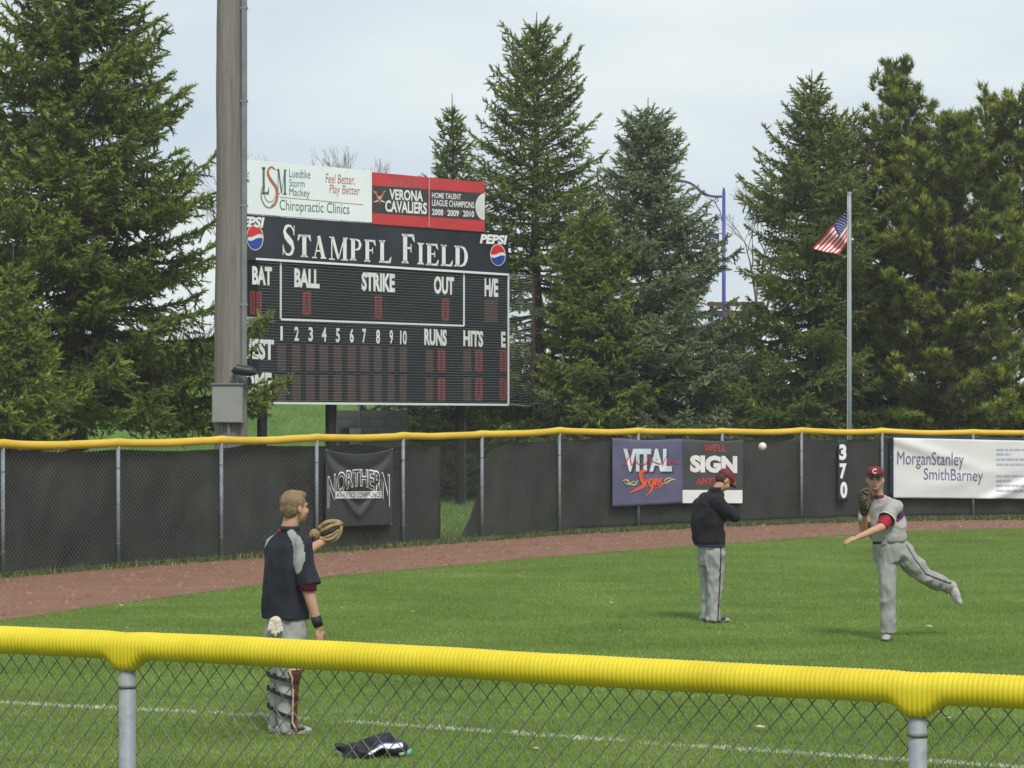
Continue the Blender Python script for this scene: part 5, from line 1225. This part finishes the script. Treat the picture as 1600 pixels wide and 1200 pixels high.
u = MB(); cc_ = C(452, 825, 0); u.loft([(cc_-Vector((0, 0, .02)), .080, .078, Rr, Ff), (cc_+Vector((.004, 0, .016)), .073, .071, Rr, Ff)], 24); u.build('collar', navyc, per, smooth=True)
# trousers
tr = MB(); tr.loft([(C(447, 958, 0), .165, .12, Rr, Ff), (C(447, 990, 0), .185, .140, Rr, Ff), (C(447, 1012, 0), .165, .13, Rr, Ff)], 26)
tr.ell(C(438, 990, -.02), (.11, .11, .10))
for h_, k_, a_ in legs: tr.cap(h_, k_, .100, .076); tr.cap(k_, k_.lerp(a_, .45), .076, .074); tr.frus(k_.lerp(a_, .45), a_+Vector((0, 0, -.045)), .074, .058)
st_ = [C(476, 962, -.13), C(476, 1000, -.16)]
cloth_piece(tr, 'trousers', [greyp, blk], per, .0095, 4, (.013, 8, (1, 1, .8)), lambda c: 1 if near(c, st_, [.02, .02]) and abs(c.x-st_[0].x) < .007 else 0, 5)
# shin guards, straps, shoes
grd = mat('guard_maroon', (.10, .022, .020), .35, .2, 6); gtr = mat('guard_trim', (.50, .33, .25), .5)
for n_, (h_, k_, a_) in enumerate(legs):
    fd = Vector((.995, -.08, 0)); sd_ = Vector((-.08, -.995, 0))
    mb = MB(); rows = []
    for i in range(15):
        t = i/14; c0 = (k_+Vector((0, 0, .09))).lerp(a_+Vector((0, 0, -.03)), t); rad = .100-.024*t+(.012 if t < .18 else 0); sp = (1.15 if t < .22 else .92)-.15*t+.12*math.cos(t*18)*(t < .3)
        for q in range(9):
            a = -sp+2*sp*q/8; rows.append(c0+fd*(math.cos(a)*rad+.008+(.035*max(0, t-.86)/.14))+sd_*math.sin(a)*rad*.95)
    mb.add(rows, [(i*9+q, i*9+q+1, (i+1)*9+q+1, (i+1)*9+q) for i in range(14) for q in range(8)])
    o = mb.build('shin_guard', grd, per, smooth=True); so = o.modifiers.new('t', 'SOLIDIFY'); so.thickness = .012
    mb = MB()
    for q in (0, 8): mb.tube([rows[i*9+q] for i in range(15)], .0085, 6)
    mb.tube([rows[q] for q in range(9)], .008, 6); mb.build('guard_trim', gtr, o, smooth=True)
    mb = MB()
    for t, dz in ((-.05, .02), (.30, .03), (.72, .03)):
        c0 = k_.lerp(a_, t); rad = .104-.022*t; ring = []
        for q in range(19):
            a = 2*math.pi*q/18; ring.append(c0+fd*math.cos(a)*rad+sd_*math.sin(a)*rad+UP*(dz*-math.cos(a)))
        vs = [p+UP*.014 for p in ring]+[p-UP*.014 for p in ring]; mb.add(vs, [(q, q+1, 20+q, 19+q) for q in range(18)])
    o2_ = mb.build('strap', blk, per); so = o2_.modifiers.new('t', 'SOLIDIFY'); so.thickness = .006
    mb = MB(); hl = a_+Vector((-.06, -.01, 0)); hl.z = 0; te = a_+Vector((.20, .03, 0)); te.z = 0; shoe_m(mb, hl, te); mesh_obj('shoe', solid(mb, .007, 2), [shoe, shoed][0], per)
    mb = MB(); mb.loft([((hl+te)/2+UP*.004, .135, .046, te-hl, UP.cross(te-hl)), ((hl+te)/2+UP*.020, .138, .050, te-hl, UP.cross(te-hl))], 18); mb.build('sole', mat('sole_pale', (.45, .36, .28), .6), per)
    mb = MB(); mb.ell((hl+te)/2+Vector((.02, -.03, .05)), (.07, .025, .018)); mb.build('shoe_stripe', shoed, per)
# mitt
mt = thing('catcher_mitt', C(512, 835, .62), 'tan and black mitt held out by the navy-shirted person', 'mitt')
mb = MB(); mc = C(511, 836, .66)
mb.ell(mc+Vector((-.01, 0, -.005)), (.100, .07, .068)); mb.ell(mc+Vector((.055, .02, .025)), (.068, .055, .050))
me = solid(mb, .008, 3); wrinkle(me, .010, 22, (1, 1, 1), 1); mesh_obj('pocket', me, mat('glove_mottled', (.018, .015, .012), .6, col2=(.30, .21, .10), scale=16), mt)
def roll(pts, r_, mm=tan, nm='finger_roll'):
    mb = MB(); mb.tube(smooth3(pts), r_, 9); return mb.build(nm, mm, mt, smooth=True)
def smooth3(pts, n=5):
    pts = [Vector(p) for p in pts]; P_ = [pts[0]]+pts+[pts[-1]]; out = []
    for i in range(1, len(P_)-2):
        for k in range(n):
            t = k/n; a, b_, c, d = P_[i-1], P_[i], P_[i+1], P_[i+2]; out.append(.5*((2*b_)+(c-a)*t+(2*a-5*b_+4*c-d)*t*t+(3*b_-a-3*c+d)*t**3))
    out.append(pts[-1]); return out
for pts, r_, mm in (([(498, 848, .60), (510, 852, .59), (523, 848, .60), (532, 838, .62), (535, 824, .64)], .020, tan),
                    ([(500, 844, .57), (512, 847, .56), (524, 842, .57), (532, 830, .60)], .017, tan),
                    ([(499, 827, .61), (507, 820, .60), (518, 816, .60), (530, 817, .62), (536, 821, .64)], .020, tan),
                    ([(503, 832, .575), (512, 827, .56), (524, 822, .57), (534, 820, .60)], .016, tan),
                    ([(504, 839, .56), (513, 835, .55), (523, 830, .56), (533, 824, .59)], .011, gblk),
                    ([(505, 843, .565), (514, 841, .55), (524, 836, .56), (531, 829, .59)], .011, tan)): roll([C(*q) for q in pts], r_, mm)
mb = MB(); q = C(491, 837, .56)
for k in range(3): mb.tube([q+Vector((math.cos(a)*(.036-.012*k), -.01*k, math.sin(a)*(.034-.012*k))) for a in np.linspace(0, 6.3, 19)], .008, 6)
mb.build('wrist_disc', tan, mt)
mb = MB(); mb.tube([C(486, 842, .56), C(490, 850, .57), C(500, 853, .58)], .016, 8); mb.tube([C(486, 832, .58), C(497, 828, .59)], .014, 8); mb.build('wrist_strap', gblk, mt)
mt.location = mt.location+Vector((-.050, 0, -.018)); mt.scale = (.94, .94, .94)
# batting gloves tucked into the back pocket
bgm = mat('glove_cream', (.52, .47, .38), .7, .2, 22); t = thing('batting_gloves', C(436, 972, -.16), 'crumpled white batting gloves hanging from a rear trouser pocket', 'gloves')
mb = MB(); mb.ell(C(434, 967, -.15), (.040, .028, .035))
for dx, l, a in ((-10, 16, -.3), (-5, 21, 0), (0, 24, .15), (5, 20, .1), (9, 17, .5)): mb.cap(C(434+dx*.6, 965, -.158), C(434+dx+a*3, 965+l, -.178), .014, .011, 8)
me = solid(mb, .006, 2); wrinkle(me, .005, 40, (1, 1, 1), 9); mesh_obj('fingers', me, bgm, t)

# ---- coach ---------------------------------------------------------
YC2 = gY(972); SC2 = FPX/YC2
def D(px, py, dy=0.0): return Vector(((px-800)/SC2, YC2+dy, (972-py)/SC2))
per2 = thing('person', D(1110, 972), 'person in black pullover and maroon cap looking down with folded arms, seen from behind', 'person')
Rr, Ff = yx((.85, .52)); body = MB()
M_, L_, s_ = head(body, D(1131, 751, .02), (.93, .36), .24, .72)
body.cap(D(1126, 757, .0), D(1115, 776, 0), .056, .064)
body.loft([(D(1111, 775, 0), .14, .07, Rr, Ff), (D(1107, 800, 0), .16, .10, Rr, Ff), (D(1109, 835, 0), .145, .10, Rr, Ff), (D(1111, 868, 0), .15, .10, Rr, Ff)])
Rs, Ls = D(1117, 783, -.17), D(1104, 783, .17); Re, Rw = D(1145, 806, -.16), D(1143, 797, .12); Le, Lw = D(1130, 812, .24), D(1137, 800, .02)
body.cap(Rs, Re, .055, .043); body.cap(Re, Rw, .042, .028); body.cap(Ls, Le, .055, .043); body.cap(Le, Lw, .042, .028)
hand(body, Rw, (-.6, .6, .1), (1, .3, -.4), .17, .8, 1); hand(body, Lw, (.15, -.9, .1), (0, .3, -1), .15, .9, -1)
lg2 = [(D(1105, 860, .09), D(1108, 912, .08), D(1106, 962, .06)), (D(1117, 860, -.09), D(1116, 912, -.07), D(1114, 964, -.07))]
for h_, k_, a_ in lg2: body.cap(h_, k_, .078, .052); body.cap(k_, a_, .05, .036)
mesh_obj('body', solid(body, .0075, 3), skin, per2); eyes(M_, L_, s_, per2)
hm = MB(); hm.ell(L_(0, -.030, .010), (.081, .085, .080), M_, 16); hm.ell(L_(0, -.060, -.03), (.062, .036, .035), M_, 12); mesh_obj('hair', solid(hm, .007, 2), hairb, per2)
co_ = capm(M_, L_, s_, per2, 'maroon baseball cap worn by the person in the black pullover')
j = MB()
j.loft([(D(1117, 765, 0), .075, .07, Rr, Ff), (D(1113, 773, 0), .17, .10, Rr, Ff), (D(1107, 787, 0), .225, .145, Rr, Ff), (D(1104, 806, 0), .225, .165, Rr, Ff), (D(1106, 830, 0), .215, .165, Rr, Ff), (D(1109, 846, 0), .215, .16, Rr, Ff), (D(1109.5, 851, 0), .205, .15, Rr, Ff)], 28)
j.ell(Rs, (.085, .085, .085)); j.ell(Ls, (.085, .085, .085)); j.cap(Rs, Re, .085, .068); j.cap(Re, Re.lerp(Rw, .9), .064, .048); j.cap(Ls, Le, .085, .068); j.cap(Le, Le.lerp(Lw, .9), .062, .046)
cloth_piece(j, 'pullover', blackc, per2, .010, 4, (.030, 5, (1, 1, .8)), None, 7)
u = MB(); u.loft([(D(1116, 769, 0), .085, .085, Rr, Ff), (D(1120, 761, 0), .071, .070, Rr, Ff)], 20); u.build('collar', blackc, per2, smooth=True)
u = MB(); u.loft([(D(1109.5, 850, 0), .212, .158, Rr, Ff), (D(1109.5, 853, 0), .208, .155, Rr, Ff)], 26); u.build('hem_trim', mat('hem_blue', (.03, .035, .10), .8), per2, smooth=True)
tr = MB(); tr.loft([(D(1111, 846, 0), .165, .12, Rr, Ff), (D(1111, 858, 0), .185, .14, Rr, Ff), (D(1111, 874, 0), .18, .14, Rr, Ff), (D(1111, 884, 0), .15, .12, Rr, Ff)], 26)
for h_, k_, a_ in lg2: tr.cap(h_+Vector((0, 0, -.04)), k_, .112, .088); tr.cap(k_, k_.lerp(a_, .6), .088, .080); tr.frus(k_.lerp(a_, .6), a_+Vector((0, 0, -.035)), .080, .092)
sp = [D(1124, 852, -.19), D(1124, 872, -.2), D(1123, 912, -.16), D(1120, 962, -.15)]
cloth_piece(tr, 'trousers', [greyp, pipem], per2, .0095, 4, (.024, 7, (1.1, 1.1, .7)), lambda c: 1 if (c.y < YC2-.03 and abs(c.x-np.interp(c.z, [q.z for q in sp[::-1]], [q.x for q in sp[::-1]])) < .0085) else 0, 11)
for h_, k_, a_ in lg2:
    mb = MB(); hl = a_+Vector((-.08, -.02, 0)); hl.z = 0; te = a_+Vector((.19, .05, 0)); te.z = 0; shoe_m(mb, hl, te); mesh_obj('shoe', solid(mb, .008, 2), shoe, per2)
    mb = MB(); mb.ell((hl+te)/2+Vector((.03, -.03, .055)), (.06, .03, .02)); mb.build('shoe_stripe', shoed, per2)

# ---- thrower -------------------------------------------------------
YC3 = gY(1000); SC3 = FPX/YC3
def E(px, py, dy=0.0): return Vector(((px-800)/SC3, YC3+dy, (1000-py)/SC3))
per3 = thing('person', E(1387, 1000), 'person in grey uniform and maroon cap throwing on one leg, other leg kicked back', 'person')
body = MB()
M_, L_, s_ = head(body, E(1364.5, 749, -.13), (-.16, -.98), .258, -.04)
lat = nrm((.93, -.36, .0)); fwd = nrm((-.40, -.92, 0))      # shoulder line and chest direction
body.cap(E(1367, 762, -.045), E(1375, 784, -.0), .054, .066)
Ns, Fs = E(1395, 792, -.10), E(1358, 797, .10)
body.loft([(E(1377, 786, 0), .14, .075, lat, fwd), (E(1381, 810, 0), .15, .10, lat, fwd), (E(1387, 840, 0), .135, .095, lat, fwd), (E(1391, 860, 0), .14, .10, lat, fwd)])
Ne, Nw = E(1371, 821, -.30), E(1330, 836, -.46)
body.cap(Ns, Ne, .055, .045); body.cap(Ne, Nw, .046, .028); hand(body, Nw, (-.93, -.1, -.30), (-.2, .3, -1), .19, .55, -1)
Fe, Fw = E(1349, 834, -.02), E(1347, 802, -.20)
body.cap(Fs, Fe, .054, .044); body.cap(Fe, Fw, .044, .030); hand(body, Fw, (-.1, -.1, 1), (.8, -.5, 0), .18, .6, 1)
pl_h, pl_k, pl_a = E(1384, 858, .02), E(1386, 918, -.05), E(1387.5, 984, .0)
tl_h, tl_k, tl_a = E(1402, 856, .02), E(1449, 903, .12), E(1494, 922, .42)
body.cap(pl_h, pl_k, .082, .054); body.cap(pl_k, pl_a, .052, .036); body.cap(tl_h, tl_k, .082, .054); body.cap(tl_k, tl_a, .052, .038)
mesh_obj('body', solid(body, .0078, 3), skin, per3); eyes(M_, L_, s_, per3)
mb = MB(); mb.ell(L_(0, .070, -.094), (.030, .020, .014), M_, 10); mb.build('beard', mat('stubble', (.14, .075, .045), .8), per3)
hm = MB(); hm.ell(L_(0, -.030, .012), (.082, .085, .074), M_, 16); mesh_obj('hair', solid(hm, .007, 2), hairb, per3)
capm(M_, L_, s_, per3, 'maroon baseball cap with round cream emblem worn by the throwing person', logo=True)
grj = mat('grey_jersey', (.34, .33, .325), .85, .06, 9, bump=.15, bscale=120)
j = MB()
j.loft([(E(1372.5, 773, .01), .075, .07, lat, fwd), (E(1376, 780, 0), .125, .088, lat, fwd), (E(1378, 786, 0), .17, .095, lat, fwd), (E(1383, 802, 0), .195, .125, lat, fwd), (E(1387, 822, 0), .200, .145, lat, fwd), (E(1388, 838, 0), .195, .145, lat, fwd), (E(1388, 846, -.01), .165, .125, lat, fwd)], 28)
j.ell(Ns+Vector((-.02, 0, .0)), (.10, .09, .088)); j.ell(E(1383, 781, -.03), (.085, .07, .045)); j.ell(E(1366, 785, .03), (.07, .07, .04)); j.ell(Fs, (.085, .085, .085)); j.frus(Ns, Ns.lerp(Ne, .60), .090, .086); j.frus(Fs, Fs.lerp(Fe, .60), .085, .082)
j.ell(E(1403, 828, .03), (.10, .10, .12))
js = [E(1398, 806, -.14), E(1405, 796, -.05), E(1408, 789, .05)]
jer3 = cloth_piece(j, 'jersey', [grj, mat('jersey_purple', (.07, .02, .06), .8)], per3, .009, 4, (.026, 6.5, (1, 1, 1.0)), lambda c: 1 if near(c, [E(1400, 811, -.14), E(1407, 802, -.06), E(1408, 795, 0)], [.030, .038, .025]) else 0, 13)
u = MB(); a_, b_ = Ns.lerp(Ne, .30), Ns.lerp(Ne, .98); u.frus(a_, b_, .074, .060); cloth_piece(u, 'sleeve', maroon2, per3, .010, 3, (.005, 12, (1, 1, 1)))
dd = nrm(Ne-Ns); c0 = Ns.lerp(Ne, .62); q1_ = dd.orthogonal().normalized(); q2_ = dd.cross(q1_)
u = MB(); 
for k, (o_, r_) in enumerate(((0, .0965), (.014, .0965))): pass
u.loft([(c0-dd*.020, .0915, .0915, q1_, q2_), (c0-dd*.006, .091, .091, q1_, q2_)], 22); u.build('sleeve_trim', mat('trim_cream', (.55, .52, .42), .7), per3)
u = MB(); u.loft([(c0-dd*.006, .0905, .0905, q1_, q2_), (c0+dd*.001, .088, .088, q1_, q2_)], 22); u.build('sleeve_trim', blk, per3)
u = MB(); cf = Fs.lerp(Fe, .62); u.cap(Fs.lerp(Fe, .5), Fs.lerp(Fe, .82), .06, .052); u.build('undersleeve', maroon, per3, smooth=True)
u = MB(); u.loft([(E(1371, 778, -.03), .074, .066, lat, fwd), (E(1369.5, 773, -.04), .068, .062, lat, fwd)], 20); u.build('collar', mat('collar_maroon', (.14, .02, .07), .8), per3, smooth=True)
from mathutils.bvhtree import BVHTree
bvh = BVHTree.FromPolygons([tuple(v.co+BASE[per3.name]) for v in jer3.data.vertices], [tuple(p.vertices) for p in jer3.data.polygons])
lt_ = mat('jersey_lettering', (.33, .25, .13), .7)
def onjersey(px, py, off):
    o = Vector((0, 0, HC)); d = nrm((P(px, py, 10)-o)); h = bvh.ray_cast(o, d); return (h[0] if h[0] else E(px, py, -.15))-d*off
for pts in ([(1353, 808, .7), (1358, 803, 1), (1361, 797, .7)], [(1356, 813, .7), (1361, 808, 1), (1366, 800, .7)], [(1360, 816, .7), (1363, 811, 1), (1368, 805, .7)], [(1360, 800), (1366, 801)], [(1354, 805), (1358, 810)]):
    stroke(smoothp(pts, 3), 1.8, onjersey, .006, lt_, per3, 'jersey_lettering')
for pts in ([(1371.5, 780), (1374.5, 779.5), (1374, 782), (1371.5, 785), (1375, 785)], [(1377.5, 779), (1377.5, 785)]): stroke(pts, .8, onjersey, .006, lt_, per3, 'jersey_numeral')
u = MB(); u.loft([(E(1388, 838.5, 0), .168, .122, nrm(lat+Vector((0, 0, .20))), fwd), (E(1388, 846.5, 0), .168, .122, nrm(lat+Vector((0, 0, .20))), fwd)], 26); be = u.build('belt', blk, per3, smooth=True)
u = MB(); u.box(E(1379, 847, -.125), (.05, .02, .035)); u.build('buckle', MT['galv'], be)
tr = MB(); ll = nrm(lat+Vector((0, 0, .2)))
tr.loft([(E(1388, 844, 0), .160, .118, ll, fwd), (E(1389, 856, 0), .178, .130, ll, fwd), (E(1391, 868, .01), .175, .13, ll, fwd), (E(1391, 880, .01), .14, .12, ll, fwd)], 26)
tr.cap(pl_h+Vector((0, 0, -.05)), pl_k, .115, .084); tr.cap(pl_k, pl_k.lerp(pl_a, .6), .082, .080); tr.frus(pl_k.lerp(pl_a, .6), pl_a+Vector((0, 0, -.03)), .080, .088)
tr.cap(tl_h, tl_h.lerp(tl_k, .6), .128, .112); tr.cap(tl_h.lerp(tl_k, .6), tl_k, .112, .092); tr.cap(tl_k, tl_k.lerp(tl_a, .55), .092, .090); tr.frus(tl_k.lerp(tl_a, .55), tl_a+Vector((.005, 0, 0)), .088, .074)
sp = [E(1414, 850, -.10), E(1429, 874, -.10), E(1447, 897, .0), E(1466, 905, .1), E(1490, 914, .3)]
cloth_piece(tr, 'trousers', [greyp, pipem], per3, .0095, 4, (.022, 7, (1.1, 1.1, .7)), lambda c: 1 if (c.x > sp[0].x and c.y < YC3+.36 and abs(c.z-np.interp(c.x, [q.x for q in sp], [q.z for q in sp])) < .010) else 0, 17)
mb = MB(); hl = pl_a+Vector((.02, .09, 0)); hl.z = 0; te = pl_a+Vector((-.06, -.18, 0)); te.z = 0; shoe_m(mb, hl, te); mesh_obj('shoe', solid(mb, .0075, 2), shoe, per3)
mb = MB(); a0, a1 = E(1499, 918, .46), E(1509, 943, .40); dsh = nrm(a1-a0); s__ = dsh.orthogonal().normalized(); Mx = Matrix((dsh, nrm(dsh.cross(Vector((0, 1, 0)))), Vector((0, 1, 0)))).transposed()
mb.ell(a0+dsh*.02, (.065, .055, .045), Mx); mb.ell((a0+a1)/2, (.11, .048, .046), Mx); mb.ell(a1, (.06, .034, .044), Mx); mesh_obj('shoe', solid(mb, .0075, 2), shoe, per3)
mb = MB(); nn_ = Vector((dsh.z, 0, -dsh.x)); mb.ell((a0+a1)/2-nn_*-.045, (.13, .012, .045), Mx); mb.build('sole', mat('sole_grey', (.25, .25, .26), .6), per3)
# fielding glove
gv = thing('fielding_glove', E(1346, 790, -.28), 'black leather glove with tan laces held at the chest of the throwing person', 'glove')
mb = MB(); mb.ell(E(1345, 783, -.30), (.070, .06, .105)); mb.ell(E(1344, 794, -.28), (.055, .05, .075))
for x, y0, y1 in ((1338, 780, 766), (1343, 778, 763), (1349, 778, 764), (1354, 780, 768)): mb.cap(E(x, y0, -.30), E(x+.5, y1, -.29), .026, .020, 10)
me = solid(mb, .007, 2); wrinkle(me, .012, 16, (1, 1, 1), 4); mesh_obj('glove_body', me, mat('glove_dark', (.012, .010, .009), .55, col2=(.05, .038, .022), scale=18), gv)
mb = MB()
for pts in ([(1340, 764), (1347, 761.5), (1354, 766), (1357, 773)], [(1351, 772), (1349, 780), (1346, 787)], [(1354, 779), (1350, 786), (1347, 793)], [(1343, 766), (1350, 769)]):
    mb.tube(smooth3([E(a, b, -.352) for a, b in pts]), .007, 6)
mb.build('lace', mat('lace_tan', (.17, .12, .06), .7, .3, 30), gv)

# ---- ball, jacket, cup ---------------------------------------------
bm_ = MB(); bc = P(1191.5, 697.5, 3800*.0735/12.6); bm_.ell(bc, (.0368, .0368, .0368), n=24); o = bm_.build('baseball', mat('ball_leather', (.66, .64, .58), .5, .05, 8), None, smooth=True, base=bc); tag(o, 'white baseball in flight in front of the outfield fence', 'baseball')
mb = MB()
for sg in (-1, 1): mb.tube([bc+Vector((sg*(.022-.010*math.cos(2*a)), -.0)) .to_3d() if False else bc+Vector((sg*(.024-.012*abs(math.sin(a))), -math.cos(a)*.028, math.sin(a)*.030)).normalized()*.0372 for a in np.linspace(0, 6.28, 25)], .0009, 4)
mb.build('seam', mat('seam_red', (.4, .03, .03), .6), o)
YJ = gY(1182); SJ = FPX/YJ
def Jp(px, py, dy=0.0): return Vector(((px-800)/SJ, YJ+dy, max(0, (1184-py)/SJ)))
jk = thing('jacket', Jp(575, 1184), 'crumpled black jacket with white and blue stripe lying on the grass', 'jacket')
mb = MB(); mb.cap(Jp(527, 1168, 0), Jp(545, 1174, 0), .022, .030); mb.cap(Jp(545, 1174, 0), Jp(562, 1172, -.05), .032, .045); mb.ell(Jp(570, 1174, 0), (.15, .16, .06)); mb.ell(Jp(592, 1168, .02), (.14, .14, .075)); mb.ell(Jp(603, 1163, .03), (.075, .10, .070)); mb.ell(Jp(618, 1172, 0), (.095, .13, .055)); mb.ell(Jp(560, 1181, -.08), (.12, .08, .03))
me = solid(mb, .009, 3)
wrinkle(me, .018, 9, (1, 1, 1.5), 3)
for v in me.vertices: v.co.z = max(v.co.z, .012)
wl = [(577, 1177), (588, 1171.5), (598, 1165.5), (612, 1166), (624, 1164.5)]; wlx = [a for a, _ in wl]
def jpick(c):
    px = c.x/c.y*FPX+800; py = HORZ+(HC-c.z)/c.y*FPX
    if 576 < px < 629 and c.y < YJ+.06:
        yy = np.interp(px, wlx, [b for _, b in wl]); hw = 2.2 if px < 600 else 3.6
        if abs(py-yy) < hw: return 1
        if -5.5 < py-yy < -hw and px > 590: return 2
    if 624 < px < 632 and py > 1176: return 1
    return 0
me.polygons.foreach_set('material_index', [jpick(p.center) for p in me.polygons])
mesh_obj('fabric', me, [mat('jacket_black', (.010, .012, .018), .6, .3, 10), mat('jacket_white', (.68, .70, .74), .6), mat('jacket_blue', (.04, .12, .28), .6)], jk)
c_ = Jp(636, 1184, -.02); cu = thing('drink_bottle', (c_.x, c_.y, 0), 'small translucent green bottle beside the crumpled jacket', 'bottle')
mb = MB(); a_, b_ = Vector((c_.x-.03, c_.y, .035)), Vector((c_.x+.03, c_.y-.02, .035)); mb.tube([a_, b_], [.024, .024], 16); mb.build('body', mat('bottle_green', (.12, .42, .30), .3, .2, 20), cu, smooth=True)
mb = MB(); d_ = (b_-a_).normalized(); mb.tube([a_-d_*.03, a_], [.012, .022], 14); mb.tube([a_-d_*.05, a_-d_*.028], [.015, .015], 12); mb.build('cap', WH, cu, smooth=True)
print('SCENE DONE', len(bpy.data.objects))
